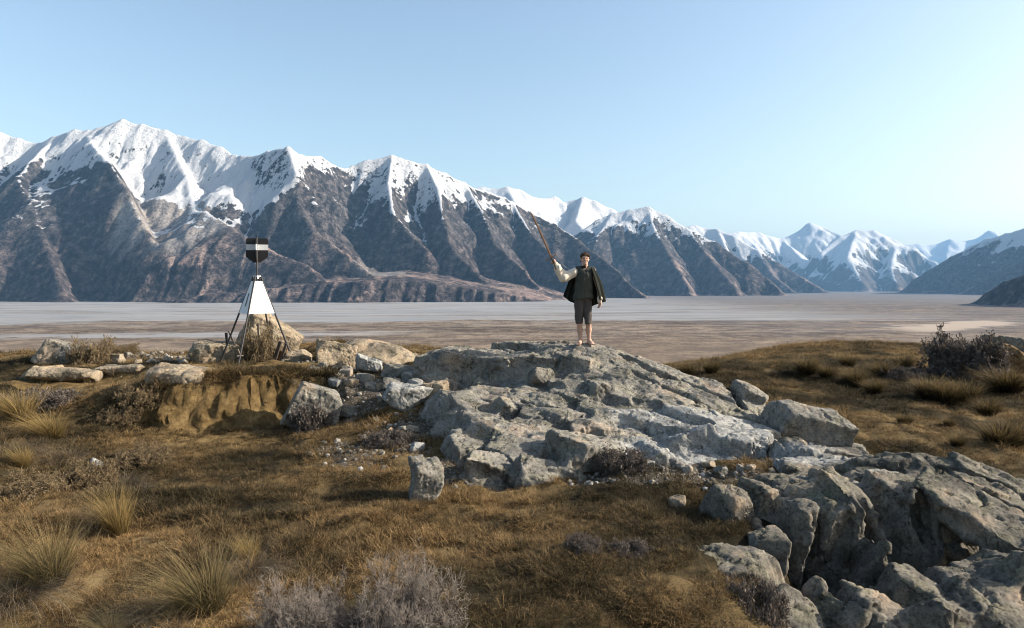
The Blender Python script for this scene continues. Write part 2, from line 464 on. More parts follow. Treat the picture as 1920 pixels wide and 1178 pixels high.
# the long wall of the near range
def near_terrace(X, Y, H):
    # old river terrace along the foot, its front cut into gullied bluffs
    fx = np.array([-9000, -3900, -2600, -2350, -1900, -1500, -900, -500, 100, 500, 1300], float)
    top = np.array([-150, -150, -130, -85, -30, 15, 55, 20, -70, -150, -420], float)
    front = np.array([4700, 4700, 4650, 4600, 4580, 4600, 4680, 4800, 5000, 5200, 5600], float)
    T = np.interp(X, fx, top); Fy = np.interp(X, fx, front)
    gul = fbm(X / 75, Y / 400, oct=3, seed=91, ridged=True)
    d = Y - Fy + gul * 55 + fbm(X / 300, Y / 300, oct=3, seed=92) * 90
    tz = np.minimum(PLAIN_Z + d * 0.85, T + np.maximum(d - 180, 0) * 0.10 + fbm(X / 160, Y / 160, oct=4, seed=93) * 14)
    tz = np.where(d < 0, PLAIN_Z - 30, tz)
    k = 30.0
    h = np.clip(0.5 + 0.5 * (H - tz) / k, 0, 1)
    return H * h + tz * (1 - h) + k * h * (1 - h)

near_ridges = [
    dict(p=[(-260, 300, 6.4), (-120, 262, 6.6), (0, 247, 6.8), (35, 257, 6.8), (70, 268, 6.8), (100, 255, 6.8), (140, 243, 6.8), (165, 246, 6.8), (190, 239, 6.85), (230, 223, 6.9), (268, 233, 6.9), (310, 243, 6.9), (345, 256, 6.9), (380, 263, 6.8), (412, 276, 6.7), (440, 289, 6.6), (470, 291, 6.5)], slope=0.95),
    dict(p=[(470, 291, 6.5), (502, 280, 6.35), (540, 273, 6.25), (565, 289, 6.4), (600, 291, 6.6), (640, 312, 6.8), (660, 308, 6.9), (690, 298, 6.95), (735, 288, 7.0), (770, 299, 7.05), (800, 306, 7.1), (835, 322, 7.2), (872, 341, 7.35), (905, 356, 7.5)], slope=1.6),
    dict(p=[(905, 356, 7.5), (945, 368, 7.6), (990, 394, 7.7), (1040, 419, 7.6), (1085, 447, 7.4), (1120, 475, 7.2), (1165, 512, 6.9), (1215, 550, 6.5)], slope=1.3),
    # spurs
    dict(p=[(0, 250, 6.8), (-40, 330, 6.1), (-70, 420, 5.5), (-60, 530, 4.9)], slope=1.15),
    dict(p=[(100, 256, 6.8), (60, 300, 6.3), (35, 330, 6.05), (60, 400, 5.6), (95, 470, 5.2), (120, 545, 4.75)], slope=1.15),
    dict(p=[(160, 248, 6.8), (185, 282, 6.15), (205, 300, 5.95), (238, 350, 5.65), (265, 410, 5.35), (300, 470, 5.1), (345, 540, 4.8)], slope=1.5),
    dict(p=[(310, 245, 6.9), (350, 330, 6.2), (365, 395, 5.75), (385, 396, 5.55), (430, 425, 5.3), (500, 465, 5.1), (600, 505, 4.95)], slope=1.0),
    dict(p=[(540, 273, 6.25), (556, 320, 6.0), (560, 385, 5.75), (590, 430, 5.5), (650, 475, 5.3), (720, 520, 5.1), (770, 552, 4.95)], slope=1.25),
    dict(p=[(735, 288, 7.0), (728, 340, 6.6), (738, 400, 6.2), (800, 462, 5.9)], slope=1.4),
    dict(p=[(800, 306, 7.1), (822, 352, 6.7), (832, 410, 6.3), (848, 465, 5.95), (910, 520, 5.6), (965, 558, 5.35)], slope=1.4),
    dict(p=[(872, 341, 7.35), (905, 395, 6.9), (925, 450, 6.45), (985, 505, 6.05), (1050, 556, 5.65)], slope=1.4),
    dict(p=[(960, 376, 7.65), (995, 435, 7.1), (1040, 480, 6.7), (1100, 528, 6.25), (1140, 558, 6.0)], slope=1.3),
]
make_mountain("mountain_range", "long near range of brown mountains capped with snow", (-6600, 2100, 4250, 8000), 15.0, near_ridges, seed=3, snow0=510, snow_aspect=200, snow_band=520, snow_spots=[(50, 330, 6.0, 800, 300), (200, 345, 5.75, 520, 420), (330, 310, 6.5, 1000, -300), (470, 370, 6.05, 600, -340), (640, 390, 5.9, 450, 120), (760, 340, 6.7, 600, -120)], terrace=near_terrace, ero_K=0.028, scree=[(300, 440, 5.55, 420), (350, 480, 5.3, 330), (280, 400, 5.8, 250), (700, 470, 5.5, 300)], slope=0.74)

make_mountain("mountain", "steep blue shaded snowy peak rising behind the near range", (700, 6200, 7300, 11600), 24.0, [
    dict(p=[(1020, 480, 9.6), (1075, 442, 9.9), (1120, 410, 10.1), (1150, 397, 10.2), (1180, 391, 10.2), (1215, 386, 10.2), (1250, 402, 10.1), (1290, 427, 9.9), (1340, 452, 9.7), (1400, 490, 9.3), (1440, 520, 9.0), (1475, 549, 8.6)], slope=0.95),
    dict(p=[(1150, 397, 10.2), (1120, 440, 9.6), (1105, 490, 9.1), (1130, 540, 8.6)], slope=1.0),
    dict(p=[(1215, 386, 10.2), (1228, 430, 9.6), (1260, 480, 9.0), (1290, 530, 8.4), (1300, 556, 8.1)], slope=1.05),
    dict(p=[(1290, 427, 9.9), (1330, 480, 9.2), (1375, 530, 8.6), (1390, 554, 8.3)], slope=1.0),
    ], seed=13, snow0=640, snow_aspect=260, snow_band=620, ero_K=0.05, toe=110.0)
make_mountain("mountain", "sunlit white snowfield peaks peeping over the near range", (-900, 3200, 9000, 12600), 34.0, [
    dict(p=[(780, 370, 11.0), (870, 356, 11.2), (905, 349, 11.4), (925, 353, 11.4), (950, 349, 11.4), (975, 355, 11.5), (1005, 370, 11.6), (1020, 371, 11.8), (1040, 367, 12.0), (1056, 379, 12.0), (1075, 374, 12.0), (1092, 367, 12.0), (1112, 374, 12.0), (1145, 389, 12.0), (1200, 420, 12.0)], slope=0.85),
    dict(p=[(950, 349, 11.4), (980, 400, 10.4), (1050, 470, 9.6)], slope=0.9),
    dict(p=[(1092, 367, 12.0), (1080, 410, 11.0), (1120, 460, 10.2)], slope=0.9),
    ], seed=23, snow0=150, snow_aspect=100, snow_band=500, ero_K=0.05, ero_n=6)
make_mountain("mountain", "snow dusted ridge falling right to the valley mouth", (2600, 7800, 11000, 16800), 34.0, [
    dict(p=[(1230, 432, 14.4), (1270, 426, 14.6), (1303, 420, 14.8), (1322, 427, 14.8), (1345, 428, 14.6), (1375, 440, 14.3), (1420, 466, 13.9), (1455, 487, 13.6), (1505, 519, 13.2), (1560, 547, 12.6)], slope=0.95),
    dict(p=[(1345, 428, 14.6), (1370, 480, 13.4), (1420, 530, 12.4), (1440, 549, 12.0)], slope=1.05),
    dict(p=[(1420, 466, 13.9), (1450, 515, 12.9), (1500, 549, 12.1)], slope=1.05),
    ], seed=33, snow0=420, snow_aspect=220, snow_band=480, ero_K=0.05, ero_n=8, toe=110.0)
make_mountain("mountain", "tall pointed white peak at the head of the valley", (5200, 14500, 16500, 25500), 50.0, [
    dict(p=[(1330, 440, 22.0), (1385, 432, 22.5), (1420, 434, 23.0), (1468, 447, 23.3), (1500, 430, 23.5), (1517, 416, 23.5), (1545, 424, 23.5), (1575, 438, 23.0)], slope=1.0),
    dict(p=[(1540, 470, 20.5), (1575, 440, 21.0), (1605, 430, 21.2), (1640, 431, 21.2), (1680, 449, 21.0), (1720, 472, 20.6), (1755, 490, 20.0), (1800, 530, 18.5)], slope=1.0),
    dict(p=[(1468, 447, 23.3), (1510, 490, 21.0), (1560, 532, 19.0), (1640, 547, 17.6)], slope=0.95),
    dict(p=[(1605, 430, 21.2), (1590, 480, 19.4), (1620, 530, 18.0)], slope=1.0),
    dict(p=[(1400, 440, 22.8), (1440, 490, 20.5), (1500, 540, 18.2)], slope=1.0),
    dict(p=[(1680, 449, 21.0), (1670, 500, 19.2), (1690, 545, 17.8)], slope=1.0),
    ], seed=43, snow0=260, snow_aspect=260, snow_band=1000, ero_K=0.06, ero_n=8, relief=1.5, toe=200)
make_mountain("mountain", "low distant white range behind the right hand mountain", (17000, 27500, 29500, 36000), 90.0, [
    dict(p=[(1680, 462, 33), (1720, 456, 33), (1750, 458, 33), (1780, 447, 33), (1800, 452, 33), (1830, 447, 33), (1855, 431, 33), (1880, 440, 33), (1940, 460, 33)], slope=0.9),
    dict(p=[(1780, 447, 33), (1770, 500, 31)], slope=0.9),
    dict(p=[(1855, 431, 33), (1830, 490, 31)], slope=0.9),
    ], seed=53, snow0=-200, snow_aspect=200, snow_band=700, ero_K=0.05, ero_n=5, relief=1.6)
make_mountain("mountain", "dark blue mountain with a snow streaked crest closing the valley on the right", (6000, 14000, 7600, 16500), 36.0, [
    dict(p=[(1678, 549, 15.0), (1715, 522, 14.2), (1745, 503, 13.6), (1785, 478, 12.9), (1820, 460, 12.4), (1850, 446, 12.0), (1885, 436, 11.6), (1925, 424, 11.2), (2000, 400, 10.8), (2200, 370, 10.4)], slope=1.1),
    dict(p=[(2050, 440, 9.4), (1960, 478, 9.6), (1900, 496, 9.9), (1840, 524, 10.4), (1780, 553, 10.9)], slope=1.2),
    ], seed=63, snow0=520, snow_aspect=200, snow_band=620, ero_K=0.03, ero_n=7, gully=0.6)
make_mountain("hill", "low black green hill at the right edge of the valley floor", (2500, 5200, 2700, 4900), 18.0, [
    dict(p=[(1808, 573, 4.5), (1850, 546, 4.2), (1885, 524, 4.0), (1925, 511, 3.85), (2000, 500, 3.6), (2200, 470, 3.4)], slope=1.1),
    ], seed=73, snow0=2500, snow_aspect=0, ero_K=0.015, ero_n=6, relief=0.4, toe=60, gully=0.3)

# ------------------------------------------------------------------ air
def make_haze():
    bm = bmesh.new()
    bmesh.ops.create_cube(bm, size=1.0)
    me = bpy.data.meshes.new("haze")
    for v in bm.verts:
        v.co = Vector((-45000 if v.co.x < 0 else 45000, -3000 if v.co.y < 0 else 45000, -103 if v.co.z < 0 else 3400))
    bm.to_mesh(me); bm.free()
    m = bpy.data.materials.new("haze"); m.use_nodes = True
    t = m.node_tree; t.nodes.clear()
    o = t.nodes.new("ShaderNodeOutputMaterial"); v = t.nodes.new("ShaderNodeVolumePrincipled")
    v.inputs["Color"].default_value = (0.30, 0.60, 1.0, 1)
    v.inputs["Density"].default_value = 1.8e-5
    v.inputs["Anisotropy"].default_value = 0.0
    t.links.new(v.outputs[0], o.inputs["Volume"])
    me.materials.append(m)
    ob = bpy.data.objects.new("haze", me); COL.objects.link(ob)
    tag(ob, "thin blue air over the whole valley", kind="stuff")
make_haze()
# ------------------------------------------------------------------ the hill top: ground sheet
def _cp(lst):
    a = np.array([P(*t) for t in lst]); return a[:, :2], a[:, 2]
_low_pts = [(-300, 1178, 5.2), (100, 1178, 5.2), (500, 1175, 5.25), (900, 1172, 5.3), (1200, 1168, 5.3), (1420, 1178, 5.45),
    (1500, 1230, 5.5), (1700, 1300, 5.6), (1950, 1330, 5.6), (2300, 1300, 5.6), (100, 1420, 3.6), (900, 1450, 3.6), (1600, 1800, 3.6), (2300, 1800, 3.6),
    (-400, 960, 7.6), (0, 955, 7.8), (250, 952, 8.0), (500, 950, 8.1), (850, 950, 8.2), (1200, 945, 8.1), (1320, 965, 7.7),
    (1480, 1040, 7.0), (1700, 1130, 6.6), (1950, 1150, 6.4), (2300, 1150, 6.4),
    (-500, 820, 10.2), (-100, 812, 10.6), (120, 825, 10.8), (320, 838, 11.3), (460, 815, 12.0), (600, 800, 12.2), (760, 800, 11.8), (680, 880, 9.6), (400, 900, 9.4),
    (1200, 880, 9.4), (1350, 900, 9.2), (1500, 890, 9.2), (1700, 950, 9.0), (1950, 960, 9.0), (1200, 760, 13), (1000, 780, 13), (500, 730, 17), (0, 730, 17), (900, 730, 17),
    (1300, 690, 24), (1450, 700, 22), (1600, 740, 19), (1750, 800, 15.2), (1850, 852, 13), (1600, 850, 12.5), (1950, 830, 14), (2200, 850, 14), (1900, 722, 22), (2200, 730, 22),
    (1560, 642, 36), (1480, 650, 36), (1300, 684, 38), (1750, 657, 33), (1900, 668, 32), (2200, 680, 32), (1100, 700, 30), (700, 700, 30), (200, 700, 30), (1400, 672, 30), (1650, 660, 30)]
_high_pts = [(-500, 690, 17), (-200, 676, 20), (0, 669, 20), (60, 692, 16.3), (200, 688, 16.5), (130, 676, 18), (300, 668, 19.5), (420, 690, 13.7), (300, 714, 13.4), (235, 738, 12.9),
    (100, 745, 13.2), (-100, 752, 13.0), (560, 692, 14.0), (490, 676, 15.6), (500, 668, 17), (430, 654, 20), (650, 697, 15), (720, 735, 13.2), (650, 652, 18), (790, 664, 17), (820, 700, 14),
    (1000, 690, 15.5), (1100, 710, 15.5), (1000, 700, 13), (300, 660, 22), (700, 650, 20), (0, 780, 12), (600, 715, 13.2)]
_lowf = tps(*_cp(_low_pts), reg=0.02); _highf = tps(*_cp(_high_pts), reg=0.02)
_bx = np.array([P(a, 0, y)[0] for a, y in ((-400, 10.8), (0, 11.6), (120, 12.0), (215, 12.2), (300, 12.0), (380, 12.25), (460, 12.6), (530, 13.05), (600, 13.25), (700, 12.6), (800, 12.4), (1000, 12.2), (1150, 12.2))])
_by = np.array([11.0, 11.8, 12.0, 12.25, 12.15, 12.35, 12.7, 13.1, 13.3, 12.6, 12.4, 12.2, 12.2])
_bw = np.array([1.6, 1.4, 0.6, 0.32, 0.24, 0.24, 0.2, 0.18, 0.22, 0.8, 1.0, 1.2, 1.4])

def bank_d(x, y):
    yb = np.interp(x, _bx, _by); w = np.interp(x, _bx, _bw)
    steep = smooth(0.9, 0.3, w)
    flute = fbm(x / 0.33, y / 2.5, oct=3, seed=201, ridged=True) * 0.07 + fbm(x / 0.9, y / 2.0, oct=2, seed=202) * 0.18
    return y - yb + flute * steep, w

MAIN_RING = [(745, 13.2), (770, 11.6), (800, 10.3), (825, 9.2), (850, 8.5), (900, 8.2), (1000, 8.25), (1080, 8.6), (1160, 8.9), (1230, 9.1), (1320, 9.2), (1420, 9.4), (1540, 9.8), (1600, 11.0), (1540, 12.6), (1440, 13.6), (1300, 14.8), (1150, 15.6), (1000, 16.2), (860, 16.2), (770, 15.6), (740, 14.5)]
CRAG_RING = [(1350, 7.8), (1340, 6.9), (1345, 6.1), (1420, 5.4), (1600, 5.0), (1900, 4.8), (2250, 4.8), (2350, 7.0), (2300, 9.5), (2050, 10.2), (1800, 10.4), (1600, 10.6), (1420, 10.2), (1400, 9.2), (1380, 8.3)]
def inside(x, y, ring):
    """distance inside a plan polygon (0 outside)"""
    q = [((a - 960) / F_PX * b, b) for a, b in ring]
    ins = np.zeros(np.shape(x), bool); dm = np.full(np.shape(x), 1e9)
    for (x0, y0), (x1, y1) in zip(q, q[1:] + q[:1]):
        cr = ((y0 > y) != (y1 > y)) & (x < (x1 - x0) * (y - y0) / ((y1 - y0) or 1e-9) + x0)
        ins ^= cr
        L2 = (x1 - x0) ** 2 + (y1 - y0) ** 2
        s = np.clip(((x - x0) * (x1 - x0) + (y - y0) * (y1 - y0)) / L2, 0, 1)
        dm = np.minimum(dm, np.hypot(x - x0 - s * (x1 - x0), y - y0 - s * (y1 - y0)))
    return np.where(ins, dm, 0.0)

def ground(x, y, detail=True):
    x = np.asarray(x, np.float64); y = np.asarray(y, np.float64)
    xc = np.clip(x, -16, 24); yc = np.clip(y, 2.5, 40)
    lo = _lowf(xc, yc); hi = _highf(np.clip(x, -14, 3.5), np.clip(y, 11, 23))
    d, w = bank_d(xc, yc)
    S = smooth(-w, w, d) * smooth(3.6, 2.0, xc - 0.12 * (yc - 13))
    z = lo + (hi - lo) * S
    # crest of the hill, then the steep flanks down to the valley
    crest = np.interp(x, [-40, -16, -6, 0, 4, 9, 30], [19, 20.5, 20.0, 18.5, 26, 39, 38])
    o = np.maximum(y - crest, 0)
    z = z - 0.055 * o ** 1.75
    for over in (np.maximum(-16 - x, 0), np.maximum(x - 24, 0), np.maximum(1.5 - y, 0)):
        z = z - np.minimum(0.02 * over ** 1.8, 0.75 * over)
    z = np.maximum(z, PLAIN_Z - 3)
    if detail:
        # the turf sheet dives under the bedrock
        z = z - 1.0 * smooth(0.45, 1.05, inside(x, y, MAIN_RING)) - 1.0 * smooth(0.5, 1.1, inside(x, y, CRAG_RING))
        nearf = smooth(60, 20, y) * smooth(-30, -18, x) * smooth(40, 26, x)
        z = z + nearf * (fbm(x / 1.7, y / 1.7, oct=3, seed=210) * 0.13 + fbm(x / 0.42, y / 0.42, oct=3, gain=0.6, seed=211) * 0.075
                         + smooth(0.1, 0.6, fbm(x / 0.9, y / 0.9, oct=2, seed=215)) * 0.05)
    return z

def mask_soil(x, y):
    """bare earth: bank face and the worn hollow below it, the path left of the beacon"""
    d, w = bank_d(x, y)
    face = smooth(0.45, 0.12, np.abs(d)) * smooth(0.75, 0.45, w)
    hollow = smooth(1.1, 0.2, np.hypot((x - P(380, 0, 11.4)[0]) / 1.8, (y - 11.6) / 0.75) + 0.25 * fbm(x / 0.5, y / 0.5, oct=3, seed=222))
    path = smooth(1.1, 0.6, np.hypot((x - P(150, 0, 14.4)[0]) / 3.2, (y - 14.3) / 0.55) + 0.3 * fbm(x / 0.6, y / 0.6, oct=3, seed=223))
    mound = smooth(1.2, 0.5, np.hypot((x - P(540, 0, 14.6)[0]) / 1.0, (y - 14.6) / 1.0) + 0.2 * fbm(x / 0.5, y / 0.5, oct=3, seed=224))
    return np.maximum.reduce([face, hollow * 0.9, path * 0.9, mound * 0.75])

_grav = [(690, 740, 13.2, 1.5, 1.0), (780, 800, 11.4, 0.9, 0.8), (330, 672, 18.5, 1.6, 1.1), (700, 850, 10.4, 1.1, 0.8), (830, 880, 9.4, 0.45, 0.6), (1200, 830, 10.2, 0.9, 0.5), (1350, 890, 9.1, 1.5, 0.6), (1560, 890, 8.9, 1.4, 0.45), (600, 690, 15.6, 1.1, 0.8), (1180, 905, 8.9, 0.9, 0.4), (1500, 850, 10.0, 1.2, 0.5)]
def mask_gravel(x, y):
    g = np.zeros(np.shape(x)); nz = 0.45 * fbm(x / 0.5, y / 0.5, oct=4, seed=231)
    for a, b, c, rx, ry in _grav:
        q = P(a, b, c)
        g = np.maximum(g, smooth(1.35, 0.3, np.hypot((x - q[0]) / rx, (y - q[1]) / ry) + nz))
    return g

def tone_patch(x, y):
    """golden (1) versus olive/dark (0) turf"""
    t = 0.47 + 0.95 * fbm(x / 1.5, y / 1.5, oct=4, gain=0.6, seed=241)
    # greener damp turf below the outcrop
    q = P(1180, 960, 8.0)
    t = t - 0.42 * smooth(1.3, 0.4, np.hypot((x - q[0]) / 1.6, (y - q[1]) / 0.8))
    q = P(1450, 700, 22)
    t = t - 0.45 * smooth(1.3, 0.5, np.hypot((x - q[0]) / 8.0, (y - q[1]) / 5.0))
    t = t + 0.3 * smooth(4.6, 6.4, y) * smooth(8.4, 7.0, y) * smooth(2.2, 0.5, x)
    return np.clip(t, 0, 1)

def ground_material():
    m = NT("turf")
    p = m.pos()
    so, gr, tn = m.attr("soil"), m.attr("gravel"), m.attr("tone")
    n1 = m.noise(m.mapping(p, (1, 1, 1)), 2.2, 6, 0.65); n2 = m.noise(p, 11.0, 8, 0.7); n3 = m.noise(p, 46.0, 5, 0.75)
    t = m.math('ADD', tn, m.math('MULTIPLY', m.math('SUBTRACT', n2, 0.5), 0.9))
    turf = m.ramp(t, [(0.15, (0.024, 0.02, 0.012)), (0.4, (0.06, 0.047, 0.025)), (0.62, (0.13, 0.091, 0.044)), (0.9, (0.20, 0.143, 0.072))])
    turf = m.mix(0.75, turf, m.ramp(n3, [(0.35, (0.4, 0.38, 0.36)), (0.55, (1, 1, 1)), (0.75, (1.35, 1.28, 1.15))]), 'MULTIPLY')
    soil = m.ramp(m.math('ADD', m.math('MULTIPLY', n1, 0.5), m.math('MULTIPLY', n2, 0.5)), [(0.35, (0.06, 0.039, 0.019)), (0.5, (0.135, 0.09, 0.04)), (0.64, (0.25, 0.175, 0.082))])
    c = m.mix(m.step(m.math('ADD', so, m.math('MULTIPLY', m.math('SUBTRACT', n2, 0.5), 0.7)), 0.35, 0.6), turf, soil)
    vo = m.voronoi(p, 24.0, out="Color"); vd = m.voronoi(p, 24.0)
    peb = m.mix(m.step(vd, 0.55, 0.2), (0.085, 0.07, 0.052), m.ramp(m.sep(vo)[0], [(0.0, (0.10, 0.088, 0.07)), (0.6, (0.19, 0.17, 0.145)), (1.0, (0.33, 0.31, 0.28))]))
    gm = m.step(m.math('ADD', gr, m.math('MULTIPLY', m.math('SUBTRACT', n2, 0.5), 0.9)), 0.45, 0.7)
    c = m.mix(gm, c, peb)
    m.color(c)
    h = m.math('ADD', m.math('MULTIPLY', n2, 0.6), m.math('MULTIPLY', n3, 0.4))
    m.link(m.bump(h, 0.9, 0.05), m.b.inputs["Normal"])
    m.b.inputs["Roughness"].default_value = 1.0; m.b.inputs["Specular IOR Level"].default_value = 0.05
    return m.m

def _axis(fine0, fine1, fs, far0, far1, g):
    core = list(np.arange(fine0, fine1 + 1e-6, fs)); a = [core[0]]; s = fs
    while a[-1] > far0: s *= g; a.append(a[-1] - s)
    b = [core[-1]]; s = fs
    while b[-1] < far1: s *= g; b.append(b[-1] + s)
    return np.array(a[::-1][:-1] + core + b[1:])
gx_ = _axis(-9.5, 9.0, 0.065, -260, 280, 1.035)
gy_ = _axis(4.6, 15.0, 0.055, -160, 300, 1.028)
GX, GY = np.meshgrid(gx_, gy_)
GZ = ground(GX, GY)
_bd, _w = bank_d(GX, GY)
_fm = smooth(0.6, 0.2, np.abs(_bd)) * smooth(0.8, 0.45, _w)
GY2 = GY + _fm * (fbm(GX * 3.2, GZ * 4.5, oct=5, gain=0.62, seed=261) * 0.20 + fbm(GX * 11, GZ * 14, oct=3, gain=0.6, seed=262) * 0.11)
hill = mesh_obj("ground", np.stack([GX.ravel(), GY2.ravel(), GZ.ravel()], -1), grid_faces(len(gx_), len(gy_)), ground_material(),
    attrs={"soil": mask_soil(GX, GY).ravel(), "gravel": mask_gravel(GX, GY).ravel(), "tone": tone_patch(GX, GY).ravel()})
tag(hill, "brown tussock hilltop with a cut earth bank and bare soil", kind="structure")

def gz(x, y):
    return float(ground(np.array([x]), np.array([y]))[0])
# ------------------------------------------------------------------ rocks: signed-distance modelling + surface nets
class Vol:
    def __init__(self, lo, hi, vox):
        self.lo = np.array(lo, np.float32); self.v = vox
        n = np.ceil((np.array(hi) - np.array(lo)) / vox).astype(int) + 1
        self.ax = [self.lo[i] + np.arange(n[i], dtype=np.float32) * vox for i in range(3)]
        self.F = np.full(n, 1.0, np.float32)
    def sub(self, lo, hi):
        sl = []
        for i in range(3):
            a = max(0, int((lo[i] - self.lo[i]) / self.v)); b = min(len(self.ax[i]), int((hi[i] - self.lo[i]) / self.v) + 2)
            if b <= a: return None
            sl.append(slice(a, b))
        return tuple(sl)
    def grid(self, sl):
        return self.ax[0][sl[0]][:, None, None], self.ax[1][sl[1]][None, :, None], self.ax[2][sl[2]][None, None, :]
    def union(self, sl, d, k):
        f = self.F[sl]
        if k > 0:
            h = np.maximum(k - np.abs(f - d), 0) / k
            self.F[sl] = np.minimum(f, d) - h * h * k * 0.25
        else:
            self.F[sl] = np.minimum(f, d)
    def carve(self, sl, d, k):
        f = self.F[sl]
        h = np.maximum(k - np.abs(f + d), 0) / k
        self.F[sl] = np.maximum(f, -d) + h * h * k * 0.25
    def block(self, c, half, rot=(0, 0, 0), seed=0, cuts=7, k=0.03, rnd=0.03, carve=False, cutmin=0.62):
        r = np.random.default_rng(seed)
        M = np.array(Euler((R(rot[0]), R(rot[1]), R(rot[2])), 'XYZ').to_matrix(), np.float32)
        half = np.array(half, np.float32); c = np.array(c, np.float32)
        ext = np.abs(M) @ half + 0.12
        sl = self.sub(c - ext, c + ext)
        if sl is None: return
        x, y, z = self.grid(sl); x = x - c[0]; y = y - c[1]; z = z - c[2]
        pl = []
        for i in range(3):
            for s in (-1, 1):
                n = np.zeros(3); n[i] = s; n += r.normal(0, 0.11, 3); n /= np.linalg.norm(n)
                pl.append((n, half[i] * (1 - 0.06 * r.random())))
        for _ in range(cuts):
            s = r.choice([-1, 1], 3).astype(float); w = r.random(3) ** 1.5 + 0.08
            n = s * w / np.linalg.norm(w); n = n / half; L = np.linalg.norm(n); n /= L
            sup = np.abs(n) @ half
            pl.append((n, sup * (cutmin + (0.95 - cutmin) * r.random())))
        d = None
        for n, o in pl:
            g = M @ n
            e = g[0] * x + g[1] * y + g[2] * z - np.float32(o)
            if d is None: d = e
            else:
                h = np.maximum(rnd - np.abs(d - e), 0) / rnd
                d = np.maximum(d, e) + h * h * rnd * 0.25
        (self.carve if carve else self.union)(sl, d.astype(np.float32), k)
    def ellipsoid(self, c, half, rot=(0, 0, 0), k=0.08, power=2.0, carve=False):
        M = np.array(Euler((R(rot[0]), R(rot[1]), R(rot[2])), 'XYZ').to_matrix(), np.float32)
        half = np.array(half, np.float32); c = np.array(c, np.float32)
        ext = np.abs(M) @ half + 0.12
        sl = self.sub(c - ext, c + ext)
        if sl is None: return
        x, y, z = self.grid(sl); x = x - c[0]; y = y - c[1]; z = z - c[2]
        q = [(M[0, i] * x + M[1, i] * y + M[2, i] * z) / half[i] for i in range(3)]
        rr = (np.abs(q[0]) ** power + np.abs(q[1]) ** power + np.abs(q[2]) ** power) ** (1 / power)
        (self.carve if carve else self.union)(sl, ((rr - 1) * half.min()).astype(np.float32), k)
    def capsule(self, a, b, ra, rb, k=0.02, carve=False):
        a = np.array(a, np.float32); b = np.array(b, np.float32); m = max(ra, rb) + k + 2 * self.v
        sl = self.sub(np.minimum(a, b) - m, np.maximum(a, b) + m)
        if sl is None: return
        x, y, z = self.grid(sl); ab = b - a; L2 = float(ab @ ab) + 1e-9
        t = np.clip(((x - a[0]) * ab[0] + (y - a[1]) * ab[1] + (z - a[2]) * ab[2]) / L2, 0, 1)
        d = np.sqrt((x - a[0] - t * ab[0]) ** 2 + (y - a[1] - t * ab[1]) ** 2 + (z - a[2] - t * ab[2]) ** 2) - (ra + (rb - ra) * t)
        (self.carve if carve else self.union)(sl, d.astype(np.float32), k)
    def mesh(self):
        F = self.F; v = self.v
        F = np.pad(F, 1, constant_values=1.0); lo = self.lo - v
        S = F < 0
        n0, n1, n2 = F.shape
        c = np.zeros((n0 - 1, n1 - 1, n2 - 1), np.int8)
        for a in (0, 1):
            for b in (0, 1):
                for d in (0, 1):
                    c += S[a:n0 - 1 + a, b:n1 - 1 + b, d:n2 - 1 + d]
        act = (c > 0) & (c < 8)
        I = np.argwhere(act)
        idx = np.full(act.shape, -1, np.int32); idx[act] = np.arange(len(I))
        corner = {}
        for a in (0, 1):
            for b in (0, 1):
                for d in (0, 1):
                    corner[a, b, d] = F[I[:, 0] + a, I[:, 1] + b, I[:, 2] + d]
        acc = np.zeros((len(I), 3), np.float32); cnt = np.zeros(len(I), np.float32)
        for k_, f0 in corner.items():
            for ax in range(3):
                if k_[ax] == 0:
                    k2 = list(k_); k2[ax] = 1; f1 = corner[tuple(k2)]
                    x = (f0 < 0) != (f1 < 0)
                    t = np.where(x, f0 / np.where(x, f0 - f1, 1), 0)
                    p = np.tile(np.array(k_, np.float32), (len(I), 1)); p[:, ax] += t
                    acc += np.where(x[:, None], p, 0); cnt += x
        verts = (I + acc / np.maximum(cnt, 1)[:, None]) * v + lo
        faces = []
        for ax in range(3):
            u, w = (ax + 1) % 3, (ax + 2) % 3
            A = [slice(1, -1)] * 3; A[ax] = slice(0, -1)
            B = [slice(1, -1)] * 3; B[ax] = slice(1, None)
            s0 = S[tuple(A)]; s1 = S[tuple(B)]
            E = np.argwhere(s0 != s1); 
            if len(E) == 0: continue
            fl = s0[tuple(E.T)]
            E = E + 1; E[:, ax] -= 1
            def at(du, dw):
                q = E.copy(); q[:, u] += du; q[:, w] += dw
                return idx[tuple(q.T)]
            q = np.stack([at(-1, -1), at(0, -1), at(0, 0), at(-1, 0)], -1)
            q = np.where(fl[:, None], q, q[:, ::-1])
            faces.append(q)
        faces = np.concatenate(faces)
        return verts, faces[(faces >= 0).all(1)]

def vert_normals(v, f):
    n = np.zeros_like(v)
    a = v[f[:, 2]] - v[f[:, 0]]; b = v[f[:, 3]] - v[f[:, 1]]
    fn = np.cross(a, b)
    for i in range(4): np.add.at(n, f[:, i], fn)
    return n / np.maximum(np.linalg.norm(n, axis=1, keepdims=True), 1e-12)

